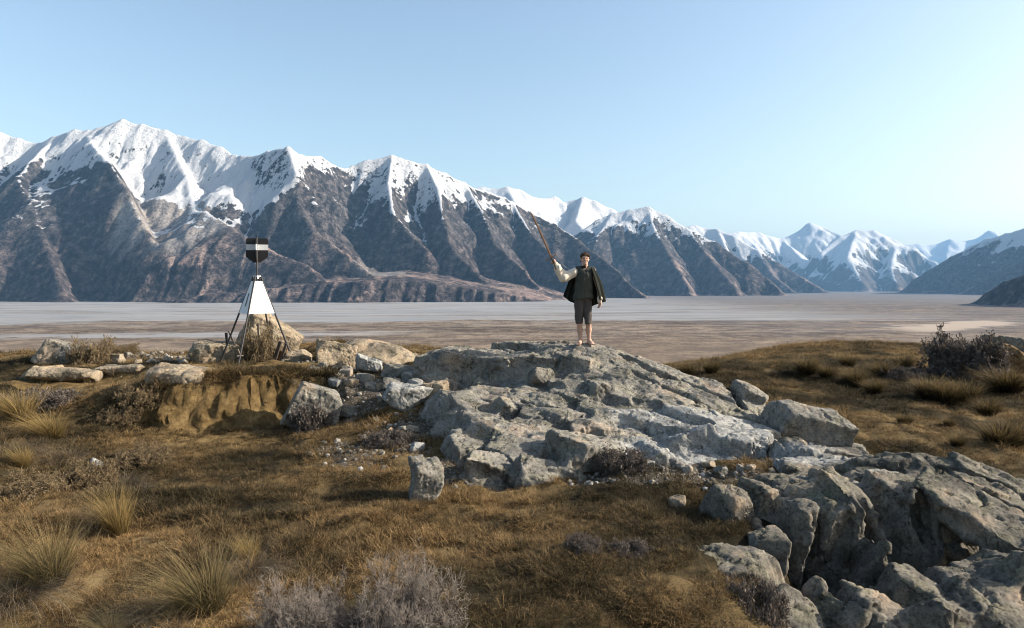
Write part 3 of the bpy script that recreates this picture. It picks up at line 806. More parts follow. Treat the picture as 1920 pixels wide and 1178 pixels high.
def weather(v, f, size=1.0, warp=1.0, rough=1.0, seed=0, grain=(1.0, 1.0, 1.0)):
    """warp the blocky shape and roughen its surface"""
    s = 1.0 / size
    for fr, am in ((1.0 * s, 0.06 * size), (3.0 * s, 0.012 * size)):
        w = np.stack([fbm(v[:, 0] * fr, v[:, 1] * fr, v[:, 2] * fr, 2, seed=seed + 300 + 20 * i) for i in range(3)], -1)
        v = v + w * am * warp
    n = vert_normals(v, f)
    g = v * np.array(grain)
    d = fbm(g[:, 0] * 2.6 * s, g[:, 1] * 2.6 * s, g[:, 2] * 2.6 * s, 4, 0.55, seed=seed + 400, ridged=True) * 0.010 * size
    d = d + fbm(g[:, 0] * 9 * s, g[:, 1] * 9 * s, g[:, 2] * 9 * s, 4, 0.62, seed=seed + 420) * 0.012 * size
    # sharp little chips and cracks
    d = d + chips(g + 0.04 * size * np.stack([fbm(g[:, 1] * 5 * s, g[:, 2] * 5 * s, g[:, 0] * 5 * s, 2, seed=seed + 470 + i) for i in range(3)], -1), 0.40 * size, seed + 1) * 0.085 + chips(g, 0.13 * size, seed + 2) * 0.085
    cr = np.abs(fbm(g[:, 0] * 3.5 * s, g[:, 1] * 3.5 * s, g[:, 2] * 3.5 * s, 3, 0.5, seed=seed + 440))
    d = d - smooth(0.06, 0.0, cr) * 0.035 * size
    return v + n * d[:, None] * rough

def rock_material(name, cols, lichen=0.5, ochre=0.25, bump=1.0, scale=1.0):
    m = NT(name)
    p = m.pos()
    n1 = m.noise(p, 1.6 * scale, 6, 0.62); n2 = m.noise(p, 7.0 * scale, 8, 0.7); n3 = m.noise(p, 34.0 * scale, 6, 0.75); n4 = m.noise(m.mapping(p, (1, 1, 1), loc=(9, 4, 2)), 3.1 * scale, 7, 0.7)
    pal = m.attr("pale")
    c = m.ramp(m.math('ADD', m.math('MULTIPLY', n2, 0.5), m.math('MULTIPLY', n1, 0.5)), [(0.36, cols[0]), (0.5, cols[1]), (0.64, cols[2])])
    # warm freshly broken faces
    c = m.mix(m.math('MULTIPLY', m.step(n1, 0.52, 0.66), ochre), c, (0.34, 0.215, 0.12))
    # pale dusty areas
    pm = m.step(m.math('ADD', pal, m.math('MULTIPLY', m.math('SUBTRACT', n4, 0.5), 1.1)), 0.35, 0.75)
    c = m.mix(pm, c, m.ramp(n2, [(0.35, (0.20, 0.198, 0.188)), (0.65, (0.345, 0.342, 0.325))]))
    # olive and dark lichen crusts on upward faces
    nz = m.sep(m.normal())[2]
    l1 = m.math('MULTIPLY', m.step(n4, 0.47, 0.6), m.step(nz, -0.1, 0.5))
    l1 = m.math('MULTIPLY', l1, m.math('SUBTRACT', 1.0, pm))
    c = m.mix(m.math('MULTIPLY', l1, lichen), c, m.ramp(n3, [(0.35, (0.10, 0.098, 0.06)), (0.65, (0.24, 0.225, 0.14))]))
    sp = m.ramp(n3, [(0.36, (0.38, 0.37, 0.36)), (0.48, (1, 1, 1)), (0.64, (1.3, 1.28, 1.24))])
    c = m.mix(0.85, c, sp, 'MULTIPLY')
    spots = m.noise(m.mapping(p, (1, 1, 1), loc=(3, 8, 5)), 15.0 * scale, 4, 0.65)
    c = m.mix(m.math('MULTIPLY', m.step(spots, 0.60, 0.68), 0.5), c, (0.07, 0.068, 0.062))
    # hairline cracks
    vx = m.mix(0.3, p, m.noise(p, 3.0 * scale, 4, 0.6, out="Color"))
    ck = m.voronoi(vx, 2.6 * scale, 'DISTANCE_TO_EDGE'); ckm = m.step(ck, 0.022, 0.004)
    ckm = m.math('MULTIPLY', ckm, m.step(n4, 0.5, 0.56))
    c = m.mix(m.math('MULTIPLY', ckm, 0.45), c, (0.035, 0.032, 0.03))
    m.color(c)
    h = m.math('ADD', m.math('MULTIPLY', n2, 0.55), m.math('MULTIPLY', n3, 0.4))
    h = m.math('SUBTRACT', h, m.math('MULTIPLY', ckm, 0.3))
    # broken planar facets: each warped cell tilts the surface its own way
    nrm = m.normal()
    wv = m.mix(0.18, p, m.noise(p, 2.2 * scale, 4, 0.6, out="Color"))
    def facet(nrm, sc, st, lo, hi):
        col = m.voronoi(wv, sc * scale, out="Color")
        n = m.n("VectorMath"); n.operation = 'SUBTRACT'; m.link(col, n.inputs[0]); n.inputs[1].default_value = (0.5, 0.5, 0.5)
        w = m.math('MULTIPLY', m.step(n4, lo, hi), st)
        s_ = m.n("VectorMath"); s_.operation = 'SCALE'; m.link(n.outputs[0], s_.inputs[0]); m.link(w, s_.inputs["Scale"])
        ad = m.n("VectorMath"); ad.operation = 'ADD'; m.link(nrm, ad.inputs[0]); m.link(s_.outputs[0], ad.inputs[1])
        nm = m.n("VectorMath"); nm.operation = 'NORMALIZE'; m.link(ad.outputs[0], nm.inputs[0]); return nm.outputs[0]
    nrm = facet(nrm, 3.2, 0.85, 0.36, 0.5)
    nrm = facet(nrm, 9.5, 0.6, 0.40, 0.56)
    m.link(m.bump(h, 0.9 * bump, 0.06 / scale, nrm), m.b.inputs["Normal"])
    m.b.inputs["Roughness"].default_value = 0.92; m.b.inputs["Specular IOR Level"].default_value = 0.2
    return m.m
ROCK_GREY = rock_material("grey_rock", [(0.095, 0.09, 0.08), (0.185, 0.174, 0.153), (0.29, 0.276, 0.246)], 0.34, 0.35)
ROCK_TAN = rock_material("tan_rock", [(0.15, 0.12, 0.085), (0.26, 0.21, 0.152), (0.35, 0.295, 0.22)], 0.35, 0.5)
ROCK_DARK = rock_material("dark_rock", [(0.05, 0.046, 0.039), (0.125, 0.114, 0.096), (0.235, 0.217, 0.184)], 0.4, 0.35)

def pale_at(v, spots):
    o = np.zeros(len(v))
    for (px, py, Y, rx, ry, s) in spots:
        q = P(px, py, Y)
        o = np.maximum(o, s * smooth(1.3, 0.5, np.hypot((v[:, 0] - q[0]) / rx, (v[:, 1] - q[1]) / ry)))
    return o

def finish_rock(name, vol, mat, size=1.0, warp=1.0, rough=1.0, seed=0, parent=None, pale=(), grain=(1, 1, 1), cull=True, origin=None):
    v, f = vol.mesh()
    v = weather(v, f, size, warp, rough, seed, grain)
    if cull:   # drop what lies deep under the turf
        g = ground(v[:, 0], v[:, 1], False)
        keep = (v[f][:, :, 2] > g[f] - 0.55).any(1)
        f = f[keep]; used = np.unique(f); rm = np.full(len(v), -1, np.int64); rm[used] = np.arange(len(used)); v = v[used]; f = rm[f]
    pa = pale_at(v, pale)
    if origin is not None:
        v = v - np.array(origin)
    o = mesh_obj(name, v, f, mat, parent, attrs={"pale": pa})
    if origin is not None:
        o.location = origin
    return o

def terraces(H, x, y, mask, cell=0.6, stretch=1.5, dip=(-0.22, 0.05), seed=0, rnd=0.22, lift=0.16):
    """break a smooth height field into tilted joint blocks"""
    r = np.random.default_rng(seed)
    a = R(-25)
    wx = x + fbm(x * 1.6, y * 1.6, oct=3, seed=seed + 1) * 0.16; wy = y + fbm(x * 1.6, y * 1.6, oct=3, seed=seed + 2) * 0.16
    u = (wx * math.cos(a) + wy * math.sin(a)) / (cell * stretch); w = (-wx * math.sin(a) + wy * math.cos(a)) / cell
    ui = np.floor(u).astype(int); wi = np.floor(w).astype(int)
    N = 97; jit = r.random((N, N, 2)) * 0.86 + 0.07; til = r.normal(0, 1, (N, N, 3))
    best = np.full(x.shape, 1e9); out = H.copy()
    for i in (-1, 0, 1):
        for j in (-1, 0, 1):
            ci, cj = ui + i, wi + j
            jj = jit[ci % N, cj % N]; su = ci + jj[..., 0]; sw = cj + jj[..., 1]
            d = np.maximum(np.abs(u - su) * 0.9 + 0.25 * np.abs(w - sw), np.abs(w - sw)) 
            up = d < best
            X0 = su * cell * stretch; W0 = sw * cell
            sx = X0 * math.cos(a) - W0 * math.sin(a); sy = X0 * math.sin(a) + W0 * math.cos(a)
            tt = til[ci % N, cj % N]
            cand = np.stack([sx, sy, tt[..., 0] * lift * 0.6, dip[0] + tt[..., 1] * rnd * 0.5, dip[1] + tt[..., 2] * rnd * 0.5], -1)
            best = np.where(up, d, best)
            out = np.where(up[..., None], cand, out) if out.ndim == 3 else (np.where(up[..., None], cand, np.zeros(cand.shape)))
    return out, wx, wy

# ---- the main outcrop under the figure
def g_off(px, Y, dz):
    x = (px - 960) / F_PX * Y
    return (x, Y, float(ground(np.array([x]), np.array([Y]), False)[0]) + dz)
def outcrop_field(ctrl, ring, ring_dz, drop):
    pts = [P(*c) - np.array([0, 0, drop(*c)]) for c in ctrl] + [g_off(a, b, ring_dz) for a, b in ring]
    pts = np.array(pts); return tps(pts[:, :2], pts[:, 2], reg=0.004)

MAIN_CTRL = [(1090, 646, 13.6), (1040, 648, 13.7), (1000, 652, 13.8), (930, 651, 14.2), (850, 656, 14.4), (800, 668, 14.4), (1150, 655, 13.6), (1200, 670, 13.3), (1250, 686, 13.1), (1300, 704, 12.9), (1350, 718, 12.7), (1400, 735, 12.5), (1432, 765, 12.2),
    (1380, 770, 11.7), (1300, 755, 11.7), (1200, 725, 12.2), (1240, 765, 11.5), (1150, 735, 12.0), (1350, 800, 11.0), (1430, 810, 11.0), (1480, 815, 11.0),
    (1100, 715, 12.4), (1040, 705, 12.9), (960, 728, 12.9), (880, 730, 12.9), (820, 728, 13.0), (1000, 738, 12.2), (900, 738, 12.2), (830, 745, 12.0),
    (1100, 765, 11.4), (1020, 770, 11.3), (930, 765, 11.4), (870, 780, 11.1), (840, 810, 10.5), (1160, 790, 11.0), (1060, 800, 10.7), (970, 800, 10.6), (900, 810, 10.4), (1210, 805, 10.8),
    (1110, 815, 10.3), (1040, 830, 10.1), (950, 835, 9.9), (880, 860, 9.6), (1080, 850, 9.7), (1000, 890, 9.2), (930, 890, 9.2), (900, 915, 8.85), (1000, 918, 8.85), (1080, 885, 9.25), (1150, 868, 9.6), (1190, 850, 9.9),
    (1260, 835, 10.1), (1340, 850, 9.9), (1430, 845, 10.1), (1500, 850, 10.2)]
_mf = outcrop_field(MAIN_CTRL, MAIN_RING, -0.35, lambda px, py, Y: 0.0 if (px > 1130 and py < 780) or py < 652 else 0.0)

def build_field(vol, fieldf, maskf, cell, seed, dip, lift, cracks=()):
    xs, ys = vol.ax[0].astype(float), vol.ax[1].astype(float)
    X, Y = np.meshgrid(xs, ys, indexing='ij')
    H = fieldf(X, Y)
    t, wx, wy = terraces(H, X, Y, None, cell=cell, seed=seed, dip=dip, lift=lift)
    Hs = fieldf(t[..., 0], t[..., 1])
    T = Hs + t[..., 2] + t[..., 3] * (wx - t[..., 0]) + t[..., 4] * (wy - t[..., 1])
    T = np.clip(T, H - 0.30, H + np.where(Y > 12.9, 0.02, 0.10))
    m = maskf(X, Y)
    Hf = H * (1 - m) + T * m
    for x0, y0, x1, y1, w, dep in cracks:
        L2 = (x1 - x0) ** 2 + (y1 - y0) ** 2
        s = np.clip(((X - x0) * (x1 - x0) + (Y - y0) * (y1 - y0)) / L2, 0, 1)
        dd = np.hypot(X - x0 - s * (x1 - x0), Y - y0 - s * (y1 - y0)) + 0.05 * fbm(X * 4, Y * 4, oct=3, seed=seed + 8)
        Hf = Hf - dep * smooth(w, w * 0.2, dd)
    d = (vol.ax[2][None, None, :] - Hf[:, :, None].astype(np.float32)) * np.float32(0.7)
    vol.F = np.minimum(vol.F, np.clip(d, -1, 1))

def B(vol, px, py, Y, w, d, h, yaw=0, tilt=12, pitch=0, seed=0, **kw):
    """block whose top centre appears at pixel (px, py), Y metres away; tilt lowers its right side"""
    c = P(px, py, Y)
    M = np.array(Euler((R(pitch), R(tilt), R(yaw)), 'XYZ').to_matrix())
    c = c - M @ np.array([0, 0, h / 2])
    vol.block(c, (w / 2, d / 2, h / 2), (pitch, tilt, yaw), seed, **kw)
main = Vol((-2.6, 7.9, -2.95), (5.9, 16.2, -0.95), 0.024)
def main_mask(X, Y):
    # smooth ice-polished back on the right, plucked blocks on the left and front
    q = P(1290, 710, 12.7)
    sm = smooth(1.25, 0.75, np.hypot((X - q[0]) / 2.6, (Y - q[1] - 0.25) / 1.55))
    return 1.0 - 0.94 * sm
def crk(a, b, w, dep):
    p, q = P(*a), P(*b); return (p[0], p[1], q[0], q[1], w, dep)
build_field(main, _mf, main_mask, 0.62, 11, (-0.20, 0.02), 0.14, cracks=[crk((1160, 672, 13.3), (1240, 715, 12.6), 0.09, 0.22), crk((1240, 715, 12.6), (1380, 760, 11.9), 0.06, 0.10), crk((1360, 720, 12.8), (1390, 770, 11.8), 0.10, 0.25), crk((1180, 705, 12.7), (1330, 770, 11.6), 0.05, 0.08)])
# named blocks read off the photograph
for t in [
    (826, 662, 14.0, 0.75, 1.0, 1.0, -14, 5, 2, 1), (900, 657, 13.85, 1.5, 1.0, 1.0, -8, 4, 2, 2), (985, 660, 13.55, 1.3, 0.9, 1.0, -14, 6, 2, 3), (975, 806, 10.45, 2.0, 0.8, 1.0, -30, 5, 2, 51), (880, 775, 11.1, 0.9, 1.0, 0.9, -36, 8, 2, 52),
    (1022, 664, 13.3, 0.55, 0.6, 0.7, -14, 10, 4, 4), (1062, 662, 13.2, 0.42, 0.5, 0.75, 10, 8, 4, 5), (1090, 668, 13.0, 0.4, 0.45, 0.42, -18, 14, 6, 6),
    (1020, 690, 12.9, 0.42, 0.5, 0.34, 20, 18, -10, 7), (1070, 716, 12.3, 0.52, 0.55, 0.46, 24, 6, 0, 8), (1122, 716, 12.1, 0.5, 0.6, 0.52, 26, 4, -2, 9), (1170, 738, 11.9, 0.36, 0.4, 0.34, -20, 14, 6, 10),
    (905, 733, 12.1, 1.75, 0.55, 0.34, 4, -2, 2, 11), (888, 748, 11.55, 0.75, 0.55, 0.42, 24, 12, 4, 12), (960, 752, 11.4, 0.42, 0.4, 0.34, 24, 26, 10, 13), (1035, 742, 11.7, 0.55, 0.4, 0.4, 20, 8, 6, 14),
    (1062, 768, 11.05, 0.62, 0.55, 0.46, 32, 10, 8, 15), (1018, 788, 10.8, 0.36, 0.32, 0.24, 22, 8, 8, 16), (1160, 772, 11.1, 0.95, 0.5, 0.34, 10, 9, 5, 17), (1205, 780, 11.1, 0.45, 0.4, 0.3, 16, 14, 8, 18),
    (910, 785, 10.75, 0.6, 0.6, 0.4, 28, 16, 8, 19), (955, 812, 10.2, 1.35, 0.5, 0.5, -22, 12, 6, 20), (890, 820, 10.1, 0.7, 0.8, 0.62, 30, 8, 10, 21), (1020, 835, 9.85, 0.75, 0.5, 0.5, -18, 12, 8, 22),
    (1112, 820, 9.7, 0.8, 0.75, 0.66, 30, 10, 6, 23), (1085, 850, 9.4, 0.42, 0.4, 0.4, 26, 6, 10, 24), (945, 865, 9.25, 0.9, 0.5, 0.34, -8, 14, 10, 25), (1020, 880, 9.05, 0.7, 0.45, 0.3, 14, 18, 10, 26), (905, 895, 9.0, 0.55, 0.35, 0.3, 20, 10, 12, 27),
    (1410, 728, 12.4, 0.55, 0.7, 0.55, -10, 16, 6, 28), (1235, 840, 9.7, 0.45, 0.4, 0.3, 10, 8, 6, 29), (1180, 828, 9.9, 0.6, 0.5, 0.28, -14, 10, 5, 30), (1290, 812, 10.4, 0.7, 0.5, 0.25, 6, 10, 4, 31), (1375, 822, 10.3, 0.55, 0.4, 0.24, -20, 10, 4, 32), (1550, 828, 10.9, 1.2, 0.8, 0.3, -10, 10, 2, 33)]:
    B(main, *t[:9], seed=t[9] + 500, k=0.09, rnd=0.012)
MAIN_PALE = [(1290, 790, 11.0, 1.5, 0.55, 1.0), (1360, 835, 10.1, 1.6, 0.55, 0.95), (1230, 850, 9.7, 0.7, 0.4, 0.8), (1450, 820, 10.6, 1.2, 0.5, 0.75), (790, 745, 12.2, 0.45, 0.4, 0.6)]
outcrop = finish_rock("rock_outcrop", main, ROCK_GREY, size=0.8, warp=1.0, rough=1.0, seed=5, pale=MAIN_PALE)
tag(outcrop, "broad grey bedrock outcrop of cracked blocks that the figure stands on", "rock outcrop")

# ---- the crag in the right foreground and the whaleback ridge behind it
CRAG_CTRL = [(1440, 836, 10.2), (1520, 845, 10.0), (1600, 852, 9.8), (1700, 862, 9.5), (1800, 876, 9.3), (1920, 895, 9.0), (2100, 930, 9.0),
    (1500, 885, 9.0), (1600, 885, 8.9), (1700, 890, 8.7), (1800, 905, 8.5), (1920, 930, 8.3), (2100, 960, 8.2), (1410, 900, 8.6), (1460, 905, 8.3),
    (1560, 905, 8.2), (1650, 910, 7.9), (1750, 925, 7.7), (1850, 960, 7.5), (1950, 1000, 7.4), (1380, 925, 7.9), (1350, 960, 7.4),
    (1580, 920, 7.6), (1720, 930, 7.4), (1480, 1000, 7.2), (1400, 1060, 6.6), (1560, 1080, 6.6), (1650, 1080, 6.6), (1740, 1080, 6.6), (1850, 1080, 6.6), (1950, 1090, 6.7),
    (1360, 1080, 6.3), (1450, 1130, 6.0), (1560, 1150, 6.0), (1700, 1160, 6.0), (1850, 1170, 6.0), (2000, 1170, 6.0), (1600, 1230, 5.5), (1800, 1250, 5.4), (2000, 1250, 5.4)]
_cf = outcrop_field(CRAG_CTRL, CRAG_RING, -0.3, lambda px, py, Y: 0.42 if Y < 7.75 else (0.08 if Y < 9.2 else 0.0))
crag = Vol((1.4, 4.9, -4.1), (8.2, 10.9, -1.9), 0.024)
def crag_mask(X, Y):
    return 0.4 + 0.45 * smooth(8.9, 8.0, Y + 0.2 * fbm(X, Y, oct=2, seed=3))
build_field(crag, _cf, crag_mask, 0.58, 29, (-0.25, 0.0), 0.2, cracks=[crk((1690, 935, 7.5), (1760, 1130, 6.2), 0.14, 0.30), crk((1480, 930, 7.9), (1500, 1120, 6.2), 0.24, 0.45), crk((1700, 930, 7.6), (1650, 1110, 6.4), 0.16, 0.45), crk((1830, 900, 8.4), (1920, 990, 7.6), 0.06, 0.15)])
for t in [
    # (px, py, Y, width, depth, height, yaw, tilt, pitch, seed)
    (1572, 914, 7.5, 0.85, 0.8, 1.25, 16, 8, 14, 1), (1618, 934, 7.4, 0.5, 0.6, 1.0, 24, 16, 16, 41), (1715, 918, 7.6, 0.62, 0.9, 1.2, 14, 14, 10, 2), (1795, 928, 7.7, 0.9, 0.7, 0.9, 16, 14, 6, 42),
    (1845, 955, 7.2, 1.3, 0.75, 0.36, -36, 26, 4, 3), (1895, 1035, 6.6, 0.9, 0.7, 1.0, 28, 28, 8, 4), (1960, 1080, 6.3, 0.9, 0.8, 1.0, -30, 28, 8, 43),
    (1385, 922, 7.75, 0.62, 0.55, 0.75, 22, 8, 8, 5), (1440, 908, 7.95, 0.46, 0.6, 0.7, 26, 10, 4, 6), (1385, 1046, 6.4, 0.80, 0.55, 0.75, 24, 14, 14, 7), (1595, 1098, 6.15, 0.6, 0.6, 1.0, 16, 8, 10, 8),
    (1655, 985, 6.95, 0.26, 0.5, 0.95, -10, 10, 18, 9), (1730, 1078, 6.35, 0.7, 0.55, 0.7, 14, 20, 12, 10), (1815, 1062, 6.45, 0.55, 0.5, 0.6, -8, 12, 8, 11), (1800, 1125, 6.0, 0.9, 0.6, 0.8, 26, 22, 16, 12), (1890, 1135, 5.9, 0.7, 0.6, 0.8, -20, 26, 14, 13), (1690, 1140, 5.9, 0.55, 0.5, 0.8, 20, 14, 18, 14), (1500, 1150, 5.9, 0.5, 0.5, 0.7, -30, 10, 16, 44), (1468, 945, 7.3, 0.6, 0.6, 1.3, -30, 6, 6, 45), (1430, 1000, 6.95, 0.5, 0.5, 0.9, -20, 8, 10, 46),
    (1640, 862, 9.3, 1.3, 0.6, 0.34, -12, 8, 2, 15), (1760, 876, 9.0, 1.2, 0.6, 0.36, -14, 10, 3, 16), (1870, 892, 8.8, 1.0, 0.7, 0.4, -16, 12, 3, 17), (1560, 888, 8.7, 0.5, 0.4, 0.26, 16, 10, 4, 18), (1620, 892, 8.4, 0.6, 0.4, 0.24, -8, 10, 6, 19), (1700, 898, 8.2, 0.5, 0.4, 0.28, 10, 10, 4, 20), (1790, 905, 8.15, 0.55, 0.45, 0.34, -22, 12, 6, 21), (1860, 915, 8.1, 0.7, 0.5, 0.4, -10, 14, 4, 22), (1925, 940, 7.9, 0.8, 0.6, 0.5, -20, 14, 6, 23), (1520, 870, 9.3, 0.9, 0.5, 0.24, -6, 8, 4, 24), (1850, 882, 9.0, 0.6, 0.4, 0.3, 10, 6, 4, 25)]:
    B(crag, *t[:9], seed=t[9] + 700, k=0.02, rnd=0.03, cuts=9, cutmin=0.55)
# undercut hollows that stay in shade
for (px, py, Y, hx, hy, hz, rz) in [(1800, 1010, 6.65, 0.40, 0.6, 0.30, -20), (1500, 1015, 6.9, 0.14, 0.6, 0.5, 10), (1680, 1000, 6.9, 0.13, 0.6, 0.6, 10), (1455, 960, 7.35, 0.12, 0.5, 0.35, 10), (1745, 985, 7.1, 0.10, 0.5, 0.35, -16), (1545, 1085, 6.4, 0.10, 0.4, 0.4, 10)]:
    crag.ellipsoid(P(px, py, Y), (hx, hy, hz), (0, 0, rz), k=0.08, carve=True)
crag_o = finish_rock("rock_crag", crag, ROCK_DARK, size=0.8, warp=1.1, rough=1.15, seed=15, pale=[(1470, 860, 9.6, 1.3, 0.5, 0.7), (1570, 885, 8.8, 0.9, 0.3, 0.45), (1640, 905, 8.1, 0.4, 0.25, 0.5)], grain=(1.0, 1.0, 0.55))
tag(crag_o, "dark jointed rock crag filling the lower right corner", "rock outcrop")
# ------------------------------------------------------------------ loose rocks
_YS = np.concatenate([np.arange(4.5, 16, 0.03), np.arange(16, 45, 0.06)])
def hit(px, py):
    """where the sight line through a pixel meets the hill top"""
    x = (px - 960) / F_PX * _YS; z = (HORIZON - py) / F_PX * _YS
    g = ground(x, _YS, False)
    i = np.argmax(z < g)
    if not (z < g).any(): i = len(_YS) - 1
    return np.array([x[i], _YS[i], g[i]])

def boulder(name, label, px, base, w, h, mat=None, depth=0.8, rot=(0, 0, 0), seed=0, Y=None, cuts=12, cutmin=0.5, sink=0.14, group=None, category="rock", pale=0.0, rough=1.0, vox=None, power=None, extra=()):
    if Y is None: q = hit(px, base)
    else: q = P(px, base, Y)
    s = q[1] / F_PX; W = w * s; Hh = h * s * (1 + sink); D = W * depth
    big = max(W, D, Hh)
    v = vox or max(big / 44, 0.008)
    e = np.array([W, D, Hh]) * 0.5
    c = np.array([0, 0, Hh / 2 - Hh * sink])
    M = np.abs(np.array(Euler([R(a) for a in rot], 'XYZ').to_matrix()))
    ext = M @ e * 1.05 + big * 0.14 + v * 3
    vol = Vol(c - ext, c + ext, v)
    if power: vol.ellipsoid(c, e, rot, power=power)
    else: vol.block(c, e, rot, seed + 900, cuts=cuts, k=0.01, rnd=big * 0.03, cutmin=cutmin)
    for (ox, oy, oz, ew, ed, eh, r3, sd) in extra:
        vol.block(c + np.array([ox * W, oy * D, oz * Hh]), np.array([ew * W, ed * D, eh * Hh]) * 0.5, r3, sd, cuts=6, k=big * 0.02, rnd=big * 0.02)
    V, f = vol.mesh()
    V = weather(V, f, big * 0.62, 1.0, rough, seed)
    o = mesh_obj(name, V, f, mat or ROCK_GREY, attrs={"pale": np.full(len(V), pale)})
    o.location = q
    tag(o, label, category, group)
    return o

boulder("boulder", "large tilted grey boulder resting on pale rock right of the figure", 1508, 838, 126, 72, rot=(8, 24, 6), seed=1, Y=11.2, depth=0.75, cuts=6, sink=0.05, pale=0.12)
boulder("boulder", "rounded lichened boulder with dark scrub at its foot below the earth bank", 588, 796, 80, 74, rot=(0, 14, 24), seed=62, depth=0.9, cuts=9, cutmin=0.62)
boulder("boulder", "big pale sided boulder directly behind the survey beacon", 505, 668, 104, 80, ROCK_TAN, rot=(0, 32, 22), seed=3, Y=17.2, depth=0.7, cuts=10, cutmin=0.5)
boulder("boulder", "broad flat topped boulder left of the survey beacon", 408, 688, 82, 46, ROCK_TAN, rot=(0, 4, 10), seed=4, Y=16.6, depth=0.9, cuts=8)
boulder("boulder", "sunlit tan block leaning between the right legs of the beacon", 530, 668, 52, 46, ROCK_TAN, rot=(0, 10, 30), seed=5, Y=16.5, cuts=6)
boulder("boulder", "low cream stone at the outer right foot of the beacon", 561, 682, 46, 30, ROCK_TAN, rot=(0, 8, 10), seed=6, Y=16.0, pale=0.2)
boulder("boulder", "angular tan boulder with shaded left face halfway between beacon and outcrop", 622, 690, 74, 52, ROCK_TAN, rot=(0, 16, 30), seed=67, Y=15.6, depth=0.8)
boulder("boulder", "smooth whaleback of pale tan bedrock between beacon and outcrop", 712, 704, 180, 68, ROCK_TAN, rot=(0, 12, -6), seed=8, Y=16.6, depth=0.7, power=2.3, rough=0.6, sink=0.3)
boulder("boulder", "dark slanting rock on the far left crest under a mat of scrub", 152, 686, 112, 40, ROCK_GREY, rot=(0, 20, 14), seed=69, Y=17.6, cuts=5, depth=0.8)
boulder("flat_rock", "long low tan slab of bedrock at the far left", 128, 714, 122, 28, ROCK_TAN, rot=(0, 3, 4), seed=10, depth=0.75, cuts=9, pale=0.1)
boulder("flat_rock", "small pale stone at the left end of the long tan slab", 60, 715, 36, 18, ROCK_TAN, rot=(0, 3, -6), seed=11, pale=0.2)
boulder("flat_rock", "thin pale ledge just right of the long tan slab", 226, 702, 86, 16, ROCK_TAN, rot=(0, 2, 10), seed=12, depth=0.6, pale=0.3)
boulder("flat_rock", "smooth cream rock breaking through turf above the earth bank", 338, 720, 104, 34, ROCK_TAN, rot=(10, 4, 6), seed=13, depth=0.9, pale=0.35)
boulder("stone", "small squared cream block beside the scrub on the left crest", 216, 681, 34, 17, ROCK_TAN, rot=(0, 2, -8), seed=14, pale=0.4, cuts=4)
boulder("boulder", "white faced rock at the left tip of the outcrop", 764, 762, 92, 42, ROCK_GREY, rot=(6, 10, 14), seed=15, pale=0.75)
boulder("stone", "brown flat topped stone touching the upper left of the outcrop", 812, 748, 52, 32, ROCK_TAN, rot=(0, 4, -20), seed=16, Y=12.6)
boulder("boulder", "knobbly upright rock standing alone left of the outcrop foot", 797, 944, 54, 84, ROCK_GREY, rot=(4, 8, 24), seed=17, depth=1.0, cuts=7, extra=[(-0.25, 0.1, 0.2, 0.5, 0.6, 0.7, (0, -8, 10), 5)])
boulder("stone", "lone white quartz stone in the left foreground grass", 178, 889, 24, 27, ROCK_TAN, rot=(0, 20, 10), seed=18, pale=1.0, cuts=5)
boulder("stone", "flat pinkish stone in the turf below the pale rock", 1271, 951, 32, 18, ROCK_TAN, rot=(0, 4, 0), seed=19)
boulder("stone", "flat shaded slab right of the lichened boulder", 648, 778, 52, 18, ROCK_GREY, rot=(0, 6, 8), seed=20, pale=0.1)
boulder("stone", "squat white stone in the shadow left of the outcrop foot", 782, 850, 24, 20, ROCK_GREY, rot=(0, 16, 20), seed=21, pale=0.8)
boulder("boulder", "bright white broken block in the rubble under the whaleback", 690, 697, 50, 28, ROCK_GREY, rot=(0, 8, 12), seed=22, Y=15.2, pale=0.9)
boulder("boulder", "large angular grey block at the right of the rubble", 748, 722, 58, 36, ROCK_GREY, rot=(0, 14, -16), seed=23, Y=14.6)
boulder("boulder", "split upright stone at the left of the rubble", 648, 716, 26, 30, ROCK_GREY, rot=(0, 10, 30), seed=24, Y=14.6, pale=0.3)
boulder("flat_rock", "shaded flat slab in the middle of the rubble", 736, 732, 44, 18, ROCK_GREY, rot=(4, 6, 0), seed=25, Y=13.9)
# countable rubble between bank and outcrop
r_ = np.random.default_rng(44)
protos = []
for k in range(6):
    v = Vol((-0.75, -0.75, -0.7), (0.75, 0.75, 0.7), 0.075)
    v.block((0, 0, 0), (0.5, 0.42, 0.34), (0, 0, 0), 1200 + k, cuts=6, k=0.02, rnd=0.03, cutmin=0.55)
    V, f = v.mesh(); V = weather(V, f, 0.7, 0.9, 0.8, 60 + k)
    for mi, mt in enumerate((ROCK_GREY, ROCK_TAN)):
        o = mesh_obj("stone", V, f, mt, attrs={"pale": np.full(len(V), 0.25 + 0.15 * (k % 3))})
        protos.append(o.data); bpy.data.objects.remove(o)
ORD = ["leftmost", "second", "third", "fourth", "fifth", "sixth", "seventh", "eighth", "ninth", "tenth", "eleventh", "twelfth", "rightmost"]
NUM = {5: "five", 6: "six", 7: "seven", 8: "eight", 9: "nine", 10: "ten"}
